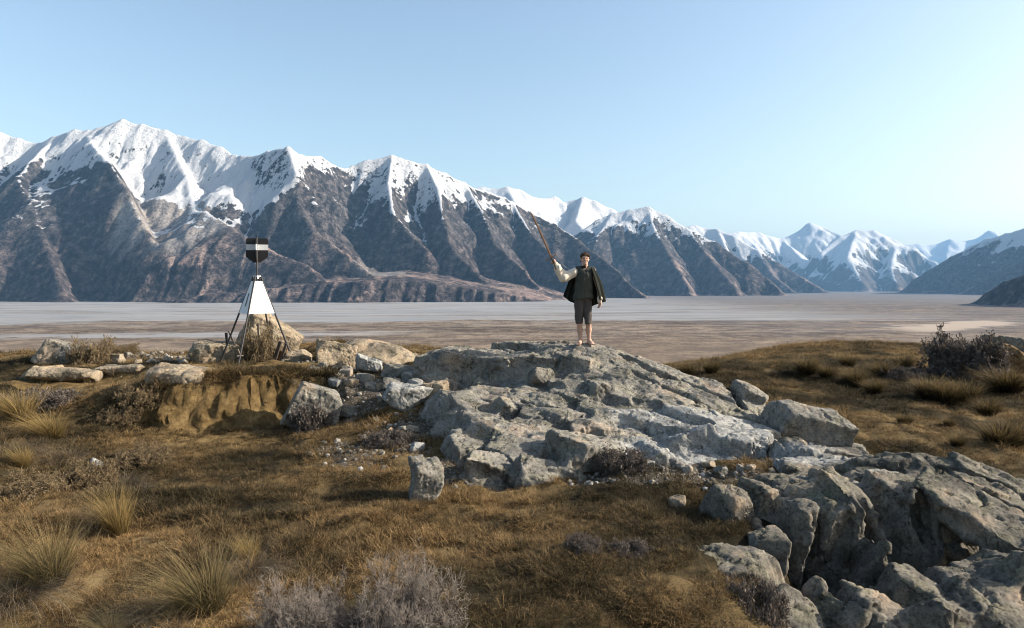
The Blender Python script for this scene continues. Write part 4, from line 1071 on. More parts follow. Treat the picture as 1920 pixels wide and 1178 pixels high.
def scatter_stones(n, cx, cy, sx, sy, s0, s1, what, where, group, seed):
    r = np.random.default_rng(seed)
    xs = sorted(cx + (np.arange(n) + 0.5 + r.uniform(-0.3, 0.3, n) - n / 2) * (2 * sx / n))
    for i in range(n):
        px, py = xs[i], cy + r.uniform(-sy, sy)
        q = hit(px, py)
        o = bpy.data.objects.new("stone", protos[r.integers(len(protos))])
        COL.objects.link(o)
        s = (s0 + (s1 - s0) * r.random()) * q[1] / F_PX
        o.location = (q[0], q[1], gz(q[0], q[1]) + s * 0.16)
        o.rotation_euler = (r.normal(0, 0.35), r.normal(0, 0.35), r.random() * 6.28)
        o.scale = (s, s * (0.8 + 0.3 * r.random()), s * (0.7 + 0.5 * r.random()))
        rank = "leftmost" if i == 0 else "rightmost" if i == n - 1 else ORD[i] + " from the left"
        tag(o, "%s of the %s %s %s" % (rank, NUM[n], what, where), "stone", group)
scatter_stones(10, 706, 716, 88, 20, 18, 34, "broken grey stones", "between bank and outcrop", "rubble stones between bank and outcrop", 1)
scatter_stones(8, 305, 678, 70, 7, 9, 18, "pale stones", "on the gravel left of the beacon", "stones on the gravel left of the beacon", 2)
scatter_stones(7, 720, 805, 62, 22, 10, 20, "pale stones", "in thin turf left of the outcrop", "stones in thin turf left of the outcrop", 3)
scatter_stones(9, 1325, 884, 130, 10, 13, 26, "white stones", "along the foot of the pale rock", "stones along the foot of the pale rock", 4)
scatter_stones(5, 606, 694, 30, 8, 9, 18, "tan stones", "right of the beacon mound", "stones beside the beacon mound", 5)
# far right: earth stump and streaked rocks beyond the bush
boulder("boulder", "dark far rock with white streaks beyond the bush at the right edge", 1895, 668, 95, 34, ROCK_DARK, rot=(0, 10, -10), seed=31, Y=27, cuts=9, pale=0.35)
SOIL = NT("bare_earth")
_p = SOIL.pos(); _n = SOIL.noise(_p, 3.0, 8, 0.7); _n2 = SOIL.noise(_p, 14.0, 6, 0.7)
SOIL.color(SOIL.ramp(_n, [(0.35, (0.08, 0.05, 0.024)), (0.5, (0.15, 0.098, 0.046)), (0.65, (0.22, 0.15, 0.075))]))
SOIL.link(SOIL.bump(_n2, 0.8, 0.06), SOIL.b.inputs["Normal"]); SOIL.b.inputs["Roughness"].default_value = 1.0
boulder("earth_bank", "small brown eroded earth bank right of the bush", 1886, 692, 58, 46, SOIL.m, rot=(0, 2, -8), seed=32, Y=23.5, cuts=5, category="earth bank", depth=1.1)
# ------------------------------------------------------------------ survey beacon
def paint(name, col, rough=0.55, wear=0.25, wearcol=(0.16, 0.13, 0.11)):
    m = NT(name)
    p = m.coords("Object"); n = m.noise(p, 9.0, 7, 0.7); n2 = m.noise(m.mapping(p, (1, 1, 0.25)), 22.0, 4, 0.6)
    c = m.mix(m.math('MULTIPLY', m.step(n, 0.60, 0.72), wear), col, wearcol)
    c = m.mix(m.math('MULTIPLY', m.step(n2, 0.5, 0.75), wear * 0.5), c, wearcol)
    m.color(c); m.b.inputs["Roughness"].default_value = rough; m.b.inputs["Specular IOR Level"].default_value = 0.35
    return m.m
M_WHITE = paint("white_paint", (0.55, 0.56, 0.575), wear=0.4, wearcol=(0.36, 0.31, 0.25))
M_BLACK = paint("black_paint", (0.012, 0.012, 0.014), wear=0.15, wearcol=(0.05, 0.05, 0.05))
M_STEEL = paint("dark_steel", (0.035, 0.033, 0.034), 0.5, 0.4, (0.14, 0.11, 0.09))
M_WOOD = paint("weathered_wood", (0.16, 0.13, 0.105), 0.9, 0.6, (0.06, 0.05, 0.045))
M_DKWOOD = paint("dark_wood", (0.05, 0.038, 0.033), 0.9, 0.5, (0.11, 0.07, 0.055))

def bar(name, a, b, w, mat, parent, d=None, sides=4, roll=0.0):
    a, b = Vector(a), Vector(b); ax = (b - a).normalized()
    u = ax.cross(Vector((0, 1, 0.01))).normalized(); v = ax.cross(u)
    d = d or w; bm = bmesh.new(); rings = []
    for q, s in ((a, 1), (b, 1)):
        ring = []
        for k in range(sides):
            an = 2 * math.pi * (k + 0.5) / sides + roll
            ring.append(bm.verts.new(q + u * math.cos(an) * w * 0.5 * (1.414 if sides == 4 else 1) + v * math.sin(an) * d * 0.5 * (1.414 if sides == 4 else 1)))
        rings.append(ring)
    for k in range(sides):
        bm.faces.new((rings[0][k], rings[0][(k + 1) % sides], rings[1][(k + 1) % sides], rings[1][k]))
    bm.faces.new(rings[0][::-1]); bm.faces.new(rings[1])
    bmesh.ops.recalc_face_normals(bm, faces=bm.faces)
    if sides == 4: bmesh.ops.bevel(bm, geom=bm.edges[:], offset=min(w, d) * 0.12, segments=1, affect='EDGES')
    me = bpy.data.meshes.new(name); bm.to_mesh(me); bm.free(); me.materials.append(mat)
    o = bpy.data.objects.new(name, me); COL.objects.link(o)
    if parent: o.parent = parent
    return o

def slab(name, pts, thick, mat, parent, bevel=0.004):
    """extrude a planar outline (list of 3D points) to a thin plate"""
    bm = bmesh.new(); vs = [bm.verts.new(p) for p in pts]; f = bm.faces.new(vs); f.normal_update(); n = f.normal.copy()
    r = bmesh.ops.extrude_face_region(bm, geom=[f])
    for e in r["geom"]:
        if isinstance(e, bmesh.types.BMVert): e.co += n * thick
    bmesh.ops.translate(bm, verts=bm.verts, vec=-n * thick * 0.5)
    bmesh.ops.recalc_face_normals(bm, faces=bm.faces)
    me = bpy.data.meshes.new(name); bm.to_mesh(me); bm.free(); me.materials.append(mat)
    o = bpy.data.objects.new(name, me); COL.objects.link(o)
    if parent: o.parent = parent
    return o

BY = 16.0; BS = BY / F_PX
b0 = P(482, 674, BY)
beacon = empty("survey_beacon", b0)
tag(beacon, "white pyramid survey beacon on thin dark legs with a black and white vane head", "survey beacon")
ang = R(39.5); nf = Vector((math.sin(ang), -math.cos(ang), 0)); tf = Vector((math.cos(ang), math.sin(ang), 0))
def zpx(py): return (674 - py) * BS
def half(py): return (24.8 + (py - 588) * 0.285) * BS
def corner(i, py, grow=0.0):
    s = [(1, 1), (1, -1), (-1, -1), (-1, 1)][i]; a = half(py) + grow
    return nf * (s[0] * a) + tf * (s[1] * a) + Vector((0, 0, zpx(py)))
for i, foot in enumerate((682, 686, 686, 682)):
    c0, c1 = corner(i, foot), corner(i, 519)
    bar("leg", c0, c1, 0.036, M_STEEL, beacon)
for i in range(4):
    j = (i + 1) % 4
    g = 0.012
    pts = [corner(i, 588, g), corner(j, 588, g), corner(j, 527, g), corner(i, 527, g)]
    # keep a small gap at the arrises so neighbouring sheets never share a plane
    cen = sum(pts, Vector()) / 4
    pts = [cen + (p - cen) * 0.985 for p in pts]
    pn = slab("panel", pts, 0.006, M_WHITE, beacon)
    if i == 1:
        pn["label"] = "shaded left panel with a dark vent slot"
        a, b, c, d = pts
        def uv(u, v): return (a * (1 - u) + b * u) * (1 - v) + (d * (1 - u) + c * u) * v
        nrm = (b - a).cross(d - a).normalized(); nrm = nrm if nrm.dot(cen - Vector((0, 0, cen.z))) > 0 else -nrm
        slab("slot", [uv(u, v) + nrm * 0.008 for u, v in ((0.40, 0.22), (0.52, 0.22), (0.52, 0.62), (0.40, 0.62))], 0.006, M_STEEL, pn)
# collar of small prongs where the legs meet
cap = bar("collar", (0, 0, zpx(523)), (0, 0, zpx(517)), 0.16, M_WHITE, beacon, sides=8)
for k in range(8):
    an = 2 * math.pi * k / 8 + 0.3
    bar("prong", (math.cos(an) * 0.105, math.sin(an) * 0.105, zpx(528)), (math.cos(an) * 0.055, math.sin(an) * 0.055, zpx(517)), 0.022, M_STEEL, cap)
bar("pole", (0, 0, zpx(588)), (0, 0, zpx(446)), 0.034, M_STEEL, beacon, sides=8)
# crossed vanes: black, white band, black with a tapering foot
head = empty("vane_head"); head.parent = beacon
for w_i, yaw in ((0, 14.0), (1, 104.0)):
    d = Vector((math.cos(R(yaw)), math.sin(R(yaw)), 0)); hw = 19.0 * BS / math.cos(R(14)) if w_i == 0 else 19.0 * BS
    def vp(u, py): return d * (u * hw) + Vector((0, 0, zpx(py)))
    def plate(nm, poly, mat): 
        return slab(nm, [vp(u, py) for u, py in poly], 0.012 if w_i == 0 else 0.0125, mat, head)
    plate("upper_vane", [(-1, 458.6), (-1, 450), (-0.93, 447.6), (-0.82, 447), (0.82, 447), (0.93, 447.6), (1, 450), (1, 458.6)], M_BLACK)
    plate("white_band", [(-1, 469.2), (-1, 458.8), (1, 458.8), (1, 469.2)], M_WHITE)
    plate("lower_vane", [(-1, 482), (-1, 469.4), (1, 469.4), (1, 482), (0.32, 492.5), (-0.32, 492.5)], M_BLACK)
bar("finial", (0, 0, zpx(447)), (0, 0, zpx(443)), 0.02, M_STEEL, beacon, sides=6)
bar("brace", corner(1, 660) + Vector((0, 0, 0)), corner(1, 660) + Vector((-0.05, -0.02, 0.14)), 0.03, M_WOOD, beacon)
bar("cross_bolt", corner(1, 661) - tf * 0.07, corner(1, 661) + tf * 0.07, 0.024, M_WOOD, beacon)
def stake(label, pa, pb, w, mat, Y):
    a, b = P(*pa, Y), P(*pb, Y)
    a = Vector(a); b = Vector(b)
    o = bar("stake", (0, 0, 0), b - a, w, mat, None, d=w * 0.8)
    o.location = a
    tag(o, label, "stake", "stakes around the beacon")
stake("short black stake behind the left rear leg of the beacon", (427, 650), (424, 624), 0.06, M_BLACK, 16.6)
stake("pale leaning stake crossing the left rear leg of the beacon", (440, 648), (429, 621), 0.04, M_WOOD, 16.3)
stake("pale upright post rising behind the rusty bush", (486, 660), (484, 606), 0.045, M_WOOD, 16.3)
stake("thick dark leaning plank inside the right leg of the beacon", (515, 676), (526, 640), 0.075, M_DKWOOD, 15.75)
stake("thin dark leaning stake crossing the right leg of the beacon", (525, 680), (537, 644), 0.05, M_DKWOOD, 15.6)
# ------------------------------------------------------------------ the figure
FY = 13.6; FS = FY / F_PX
feet0 = P(1095, 646, FY)
def L(px, py, y=0.0):
    """figure space: pixel to metres around the feet; y is depth (negative = towards the camera)"""
    return np.array([(px - 1095) * FS, y, (646 - py) * FS])
def cloth(name, col, var=0.35, rough=0.95, scale=30.0, alt=None):
    m = NT(name); p = m.coords("Object")
    n = m.noise(p, scale, 6, 0.7); n2 = m.noise(p, 5.0, 5, 0.6)
    c = m.mix(m.math('MULTIPLY', n, var), col, tuple(x * 0.45 for x in col))
    c = m.mix(m.math('MULTIPLY', m.step(n2, 0.5, 0.7), 0.5), c, alt or tuple(min(1, x * 1.35) for x in col))
    m.color(c); m.b.inputs["Roughness"].default_value = rough; m.b.inputs["Specular IOR Level"].default_value = 0.1
    m.link(m.bump(n, 0.4, 0.004), m.b.inputs["Normal"])
    return m.m
M_SKIN = cloth("skin", (0.45, 0.29, 0.22), 0.2, 0.6, 14.0)
M_HAIR = cloth("hair", (0.055, 0.033, 0.022), 0.5, 0.6, 60.0)
M_SHIRT = cloth("linen_shirt", (0.60, 0.53, 0.44), 0.25)
M_TUNIC = cloth("grey_green_tunic", (0.052, 0.056, 0.048), 0.4)
M_TROUS = cloth("brown_grey_breeches", (0.075, 0.066, 0.062), 0.4, alt=(0.11, 0.085, 0.072))
M_CAPE = cloth("black_green_cape", (0.018, 0.021, 0.018), 0.4)
M_EYE = cloth("eye", (0.02, 0.015, 0.012), 0.1)
person = empty("person", feet0)
tag(person, "barefoot person in dark cape and breeches standing on the outcrop raising a sword", "person")
def sdf_part(name, lo, hi, vox, build, mat, parent, wr=0.0, fr=9.0, seed=0):
    v = Vol(lo, hi, vox); build(v)
    V, f = v.mesh()
    if wr:
        n = vert_normals(V, f)
        V = V + n * (fbm(V[:, 0] * fr, V[:, 1] * fr, V[:, 2] * fr * 0.5, 3, seed=seed) * wr)[:, None]
    return mesh_obj(name, V, f, mat, parent)

# joints
HEAD = L(1096.5, 486, -0.03); NECK = L(1096.5, 501, 0.0); PEL = L(1093, 563, 0.0); CHEST = L(1096, 520, 0.0)
SH_R, EL_R, WR_R, HA_R = L(1081, 508, 0.0), L(1056, 519, -0.05), L(1041, 496, -0.12), L(1036, 491, -0.14)   # arm holding the sword (image left)
SH_L, EL_L, WR_L, HA_L = L(1112, 508, 0.0), L(1123, 541, 0.03), L(1124, 564, -0.05), L(1123.5, 571, -0.06)
HIP_R, KN_R, AN_R = L(1086, 568, 0), L(1086, 606, -0.03), L(1089, 639, 0.03)
HIP_L, KN_L, AN_L = L(1101, 568, 0), L(1103, 606, -0.04), L(1105, 639, 0.02)
def hand(v, wrist, palm_c, fwd, side, thumb, curl, r=0.0095):
    fwd, side = np.array(fwd, float), np.array(side, float); fwd /= np.linalg.norm(fwd); side /= np.linalg.norm(side)
    nrm = np.cross(fwd, side)
    v.capsule(wrist, palm_c - fwd * 0.02, 0.024, 0.03, 0.02)
    for k in (-1, 0, 1): v.capsule(palm_c - fwd * 0.025 + side * k * 0.018, palm_c + fwd * 0.03 + side * k * 0.022, 0.017, 0.014, 0.015)
    for k, ln in zip((-1.5, -0.5, 0.5, 1.5), (0.070, 0.080, 0.076, 0.060)):
        p0 = palm_c + fwd * 0.035 + side * k * 0.0185; d = fwd.copy()
        for s in range(3):
            a = curl * (s + 0.6) / 2.0
            d = fwd * math.cos(a) + nrm * math.sin(a)
            p1 = p0 + d * ln * (0.42, 0.33, 0.25)[s]
            v.capsule(p0, p1, r * (1.05 - 0.1 * s), r * (0.95 - 0.1 * s), 0.004); p0 = p1
    t0 = palm_c - fwd * 0.01 + side * thumb * 0.034; t1 = t0 + (side * thumb * 0.5 + fwd * 0.65 + nrm * 0.35) * 0.036; t2 = t1 + (fwd * 0.7 + nrm * 0.6) * 0.030
    v.capsule(t0, t1, 0.0125, 0.011, 0.008); v.capsule(t1, t2, 0.011, 0.009, 0.004)
SW_DIR = (L(998, 400) - L(1034, 487)); SW_DIR /= np.linalg.norm(SW_DIR)
def foot(v, ankle, toe_dir):
    d = np.array([toe_dir, -1.0, 0.0]); d /= np.linalg.norm(d); s = np.array([-d[1], d[0], 0])
    heel = np.array([ankle[0], ankle[1] + 0.03, 0.035])
    v.capsule(ankle, heel, 0.040, 0.036, 0.03); v.capsule(ankle - np.array([0, 0, 0.01]), ankle + d * 0.10 + np.array([0, 0, -0.035]), 0.038, 0.032, 0.03)
    ball = np.array([ankle[0], ankle[1], 0.0]) + d * 0.13
    v.capsule(heel, ball + [0, 0, 0.028], 0.036, 0.030, 0.03); v.capsule(ball + s * 0.022 + [0, 0, 0.026], ball - s * 0.024 + [0, 0, 0.024], 0.026, 0.023, 0.02)
    for k in range(5):
        b = ball + s * (0.032 - 0.0165 * k) * (1 if toe_dir > 0 else -1) + [0, 0, 0.02]
        v.capsule(b, b + d * (0.060 - 0.008 * k) - np.array([0, 0, 0.006]), 0.0135 if k == 0 else 0.0105, 0.011 if k == 0 else 0.0085, 0.006)
def body(v):
    # head
    v.ellipsoid(HEAD + [0, 0.01, 0.035], (0.076, 0.095, 0.090), k=0.02); v.ellipsoid(HEAD + [0, -0.025, -0.045], (0.058, 0.066, 0.080), k=0.04)
    v.capsule(HEAD + [0, -0.075, -0.095], HEAD + [0, -0.06, -0.10], 0.026, 0.03, 0.03)           # chin
    v.capsule(HEAD + [0, -0.088, 0.018], HEAD + [0, -0.112, -0.028], 0.010, 0.016, 0.012)        # nose
    for s in (-1, 1):
        v.capsule(HEAD + [s * 0.016, -0.086, 0.026], HEAD + [s * 0.05, -0.072, 0.024], 0.011, 0.010, 0.012)   # brow
        v.ellipsoid(HEAD + [s * 0.031, -0.093, 0.004], (0.014, 0.012, 0.010), k=0.012, carve=True)
        v.ellipsoid(HEAD + [s * 0.078, 0.012, -0.005], (0.013, 0.024, 0.036), (0, s * 10, 0), k=0.01)   # ear
        v.capsule(HEAD + [s * 0.04, -0.066, -0.03], HEAD + [s * 0.05, -0.045, -0.035], 0.022, 0.02, 0.02)   # cheek
    v.capsule(HEAD + [-0.022, -0.086, -0.060], HEAD + [0.022, -0.086, -0.060], 0.010, 0.010, 0.008)   # lips
    v.capsule(HEAD + [0, 0.02, -0.07], NECK + [0, 0.01, -0.05], 0.055, 0.062, 0.03)
    # trunk under the clothes
    v.capsule(SH_R + [0.03, 0, 0.01], SH_L + [-0.03, 0, 0.01], 0.07, 0.07, 0.06); v.capsule(CHEST + [0, 0, 0.02], PEL + [0, 0, 0.1], 0.12, 0.10, 0.04); v.capsule(PEL + [-0.05, 0, 0.03], PEL + [0.05, 0, 0.03], 0.09, 0.09, 0.03)
    v.capsule(SH_R, EL_R, 0.058, 0.044, 0.03); v.capsule(EL_R, WR_R, 0.043, 0.028, 0.02)
    v.capsule(SH_L, EL_L, 0.058, 0.044, 0.03); v.capsule(EL_L, WR_L, 0.043, 0.028, 0.02)
    hand(v, WR_R, L(1036.5, 491.5, -0.135), np.cross(SW_DIR, [0, 1, 0.0]) * -1 + np.array([0, -0.55, 0]), SW_DIR, 1, 2.3)
    hand(v, WR_L, L(1123.8, 569.5, -0.065), [0.0, -0.12, -1.0], [0.55, -0.8, 0.0], 1, 1.1)
    for hp, kn, an in ((HIP_R, KN_R, AN_R), (HIP_L, KN_L, AN_L)):
        v.capsule(hp, kn, 0.088, 0.056, 0.03)
        mid = kn * 0.62 + an * 0.38 + np.array([0, 0.03, 0])
        v.capsule(kn, mid, 0.052, 0.056, 0.02); v.capsule(mid, an, 0.054, 0.034, 0.03)
    foot(v, AN_R, -0.38); foot(v, AN_L, 0.30)
bodyo = sdf_part("body", (-0.78, -0.34, -0.02), (0.42, 0.24, 1.90), 0.0072, body, M_SKIN, person)
for s in (-1, 1):
    e = sdf_part("eye", (-0.02, -0.02, -0.02), (0.02, 0.02, 0.02), 0.004, lambda v: v.ellipsoid((0, 0, 0), (0.0125, 0.010, 0.007)), M_EYE, person)
    e.location = HEAD + [s * 0.031, -0.087, 0.004]
def hair(v):
    v.ellipsoid(HEAD + [0, 0.022, 0.050], (0.084, 0.102, 0.086), k=0.02)
    v.ellipsoid(HEAD + [0, 0.06, 0.0], (0.085, 0.075, 0.085), k=0.03)
    for a in np.linspace(-1, 1, 9):
        v.capsule(HEAD + [a * 0.07, -0.02, 0.105 - 0.03 * a * a], HEAD + [a * 0.078, -0.085 + 0.03 * a * a, 0.072 - 0.01 * abs(a)], 0.020, 0.013, 0.015)
    for s in (-1, 1): v.capsule(HEAD + [s * 0.078, -0.02, 0.06], HEAD + [s * 0.078, -0.02, 0.0], 0.014, 0.008, 0.01)
    v.ellipsoid(HEAD + [0, -0.085, -0.005], (0.072, 0.06, 0.068), k=0.02, carve=True)
sdf_part("hair", HEAD + [-0.14, -0.16, -0.14], HEAD + [0.14, 0.18, 0.2], 0.007, hair, M_HAIR, person, wr=0.02, fr=38.0, seed=4)
def tunic(v):
    v.capsule(SH_R + [0.03, 0, 0.0], SH_L + [-0.03, 0, 0.0], 0.088, 0.088, 0.05)
    v.capsule(CHEST + [-0.045, -0.01, 0.03], PEL + [-0.04, -0.01, 0.09], 0.135, 0.13, 0.05); v.capsule(CHEST + [0.045, -0.01, 0.03], PEL + [0.05, -0.01, 0.09], 0.135, 0.13, 0.05)
    v.capsule(PEL + [-0.07, -0.01, 0.05], PEL + [0.07, -0.01, 0.05], 0.128, 0.132, 0.04)
    v.capsule(NECK + [0, 0.01, -0.03], NECK + [0, 0.0, 0.0], 0.085, 0.078, 0.03)
    v.block(PEL + [0, 0, -0.14], (0.4, 0.4, 0.14), (0, -6, 0), 3, cuts=0, k=0.01, rnd=0.01, carve=True)
    v.capsule(NECK + [0, -0.06, 0.03], NECK + [0, -0.12, -0.10], 0.045, 0.012, 0.01, carve=True)    # open neck
    v.capsule(NECK + [0, 0.0, -0.02], NECK + [0, 0.0, 0.1], 0.064, 0.07, 0.01, carve=True)
sdf_part("tunic", (-0.36, -0.26, 0.76), (0.36, 0.26, 1.66), 0.009, tunic, M_TUNIC, person, wr=0.022, fr=7.0, seed=2)
def collar(v):
    for k in range(14):
        a0, a1 = R(-60 + k * 21.5), R(-60 + (k + 1) * 21.5)
        v.capsule(NECK + [0.078 * math.sin(a0 - 2.1), 0.01 + 0.08 * math.cos(a0 - 2.1), 0.0], NECK + [0.078 * math.sin(a1 - 2.1), 0.01 + 0.08 * math.cos(a1 - 2.1), 0.0], 0.022, 0.022, 0.01)
sdf_part("collar", NECK + [-0.14, -0.14, -0.06], NECK + [0.14, 0.16, 0.06], 0.007, collar, M_CAPE, person, wr=0.006, fr=20)
def sleeve(v):
    v.capsule(SH_R + [0.01, 0, -0.005], EL_R + [0.02, 0, -0.01], 0.088, 0.098, 0.03); v.capsule(EL_R + [0.01, 0, -0.005], WR_R * 0.7 + EL_R * 0.3, 0.096, 0.07, 0.04); v.capsule(WR_R * 0.7 + EL_R * 0.3, WR_R, 0.066, 0.040, 0.02)
sdf_part("shirt_sleeve", (-0.75, -0.30, 1.15), (0.0, 0.22, 1.75), 0.009, sleeve, M_SHIRT, person, wr=0.032, fr=10.0, seed=7)
sdf_part("shirt_cuff", WR_L + [-0.1, -0.1, -0.08], WR_L + [0.1, 0.1, 0.12], 0.007, lambda v: v.capsule(WR_L + [0, 0, 0.05], WR_L + [0, -0.005, -0.01], 0.05, 0.042, 0.01), M_SHIRT, person, wr=0.01, fr=18)
def breeches(v):
    v.capsule(PEL + [-0.055, 0, 0.07], PEL + [0.055, 0, 0.07], 0.125, 0.125, 0.04)
    for hp, kn in ((HIP_R, KN_R), (HIP_L, KN_L)):
        lo = kn + np.array([0, 0.005, -0.01])
        v.capsule(hp + [0, 0, 0.02], hp * 0.4 + lo * 0.6, 0.098, 0.080, 0.02); v.capsule(hp * 0.4 + lo * 0.6, lo, 0.080, 0.072, 0.01)
        v.block(lo + [0, 0, -0.1], (0.14, 0.2, 0.1), (0, 0, 0), 2, cuts=0, k=0.008, rnd=0.01, carve=True)
sdf_part("breeches", (-0.32, -0.26, 0.34), (0.32, 0.26, 1.02), 0.009, breeches, M_TROUS, person, wr=0.026, fr=9.0, seed=5)
# cape: hangs from the shoulders behind the body and over the arm on the right
def cape():
    nu, nv = 72, 30
    u = np.linspace(0, 1, nu)
    # shoulder line, from the back of the raised arm round to the front of the other shoulder
    top = np.array([L(1078, 502, 0.07), L(1084, 501, 0.11), L(1096, 498, 0.12), L(1106, 500, 0.08), L(1113, 502, 0.02), L(1112, 503, -0.07), L(1107, 503, -0.11)])
    bot = np.array([L(1058, 556, 0.16), L(1070, 566, 0.19), L(1090, 573, 0.22), L(1112, 575, 0.19), L(1129, 568, 0.12), L(1134, 566, 0.0), L(1121, 562, -0.13)])
    tu = np.linspace(0, 1, len(top))
    T = np.stack([np.interp(u, tu, top[:, i]) for i in range(3)], -1); Bq = np.stack([np.interp(u, tu, bot[:, i]) for i in range(3)], -1)
    s = np.linspace(0, 1, nv)[None, :, None]
    bulge = np.array([L(1069, 526, 0.15), L(1077, 530, 0.17), L(1094, 532, 0.18), L(1112, 532, 0.16), L(1125, 528, 0.09), L(1127, 527, -0.04), L(1114, 528, -0.14)])
    Mb = np.stack([np.interp(u, tu, bulge[:, i]) for i in range(3)], -1)
    G = T[:, None] * (1 - s) ** 2 + 2 * (Mb * 1.25 - (T + Bq) * 0.125)[:, None] * s * (1 - s) + Bq[:, None] * s ** 2
    fold = (np.sin(u * 46 + 0.8 * np.sin(u * 9)) * 0.6 + np.sin(u * 21 + 1) * 0.4)[:, None] * (s[..., 0] ** 1.0) * 0.038
    tan = np.gradient(G, axis=0); nn = np.cross(tan, np.gradient(G, axis=1)); nn /= np.linalg.norm(nn, axis=2, keepdims=True) + 1e-9
    G = G + nn * fold[..., None]
    o = mesh_obj("cape", G.reshape(-1, 3), grid_faces(nv, nu), M_CAPE, person)
    md = o.modifiers.new("thickness", 'SOLIDIFY'); md.thickness = 0.012
    return o
cape()
# ---- the sword he holds: a thing of its own
sword = empty("sword", feet0 + L(1036, 491, -0.15))
tag(sword, "long bronze coloured sword held up in the person's raised hand", "sword")
M_BLADE = paint("bronze_blade", (0.20, 0.115, 0.07), 0.42, 0.35, (0.34, 0.26, 0.19))
M_GRIP = paint("dark_grip", (0.05, 0.035, 0.025), 0.7, 0.3, (0.12, 0.1, 0.08))
sd = Vector(SW_DIR); sn = Vector((0, -1, 0)); sside = sd.cross(sn).normalized()
def blade():
    bm = bmesh.new(); prev = None; n = 16
    Lb = 1.02
    for i in range(n + 1):
        t = i / n; w = 0.023 * (1 - 0.25 * t) * (1 if t < 0.9 else max(0.06, (1 - t) / 0.1)); bend = 0.035 * t * t
        c = sd * (0.075 + Lb * t) - sside * bend
        ring = [bm.verts.new(c + sside * w), bm.verts.new(c + sn * 0.006), bm.verts.new(c - sside * w), bm.verts.new(c - sn * 0.006)]
        if prev:
            for k in range(4): bm.faces.new((prev[k], prev[(k + 1) % 4], ring[(k + 1) % 4], ring[k]))
        else: bm.faces.new(ring)
        prev = ring
    bm.faces.new(prev)
    bmesh.ops.recalc_face_normals(bm, faces=bm.faces)
    me = bpy.data.meshes.new("blade"); bm.to_mesh(me); bm.free(); me.materials.append(M_BLADE)
    o = bpy.data.objects.new("blade", me); COL.objects.link(o); o.parent = sword
blade()
bar("grip", sd * -0.13, sd * 0.07, 0.028, M_GRIP, sword, sides=8)
gd = bar("guard", sd * 0.07 - sside * 0.10 + sd * 0.01, sd * 0.07 + sside * 0.10 + sd * 0.03, 0.024, M_BLADE, sword, sides=6)
for s in (-1, 1): bar("guard_tip", sd * (0.08 + 0.01 * s) + sside * 0.10 * s, sd * (0.105 + 0.01 * s) + sside * 0.115 * s, 0.03, M_BLADE, gd, sides=6)
bar("pommel", sd * -0.175, sd * -0.13, 0.05, M_BLADE, sword, sides=8)
# ------------------------------------------------------------------ vegetation
def leaf_mat(name, ramp, tint=None, transl=0.35, inst=False):
    m = NT(name)
    t = m.attr("t"); v = m.attr("v")
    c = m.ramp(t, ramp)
    c = m.mix(1.0, c, m.ramp(v, [(0, (0.55, 0.52, 0.5)), (0.5, (1, 1, 1)), (1, (1.45, 1.38, 1.25))]), 'MULTIPLY')
    if inst:
        tn = m.attr("tone", 'INSTANCER')
        c = m.mix(1.0, c, m.ramp(tn, tint), 'MULTIPLY')
    m.color(c)
    m.b.inputs["Roughness"].default_value = 0.75; m.b.inputs["Specular IOR Level"].default_value = 0.15
    tr = m.n("BsdfTranslucent"); m.link(c, tr.inputs[0])
    mx = m.n("MixShader"); mx.inputs[0].default_value = transl
    m.link(m.b.outputs[0], mx.inputs[1]); m.link(tr.outputs[0], mx.inputs[2]); m.link(mx.outputs[0], m.out.inputs[0])
    return m.m

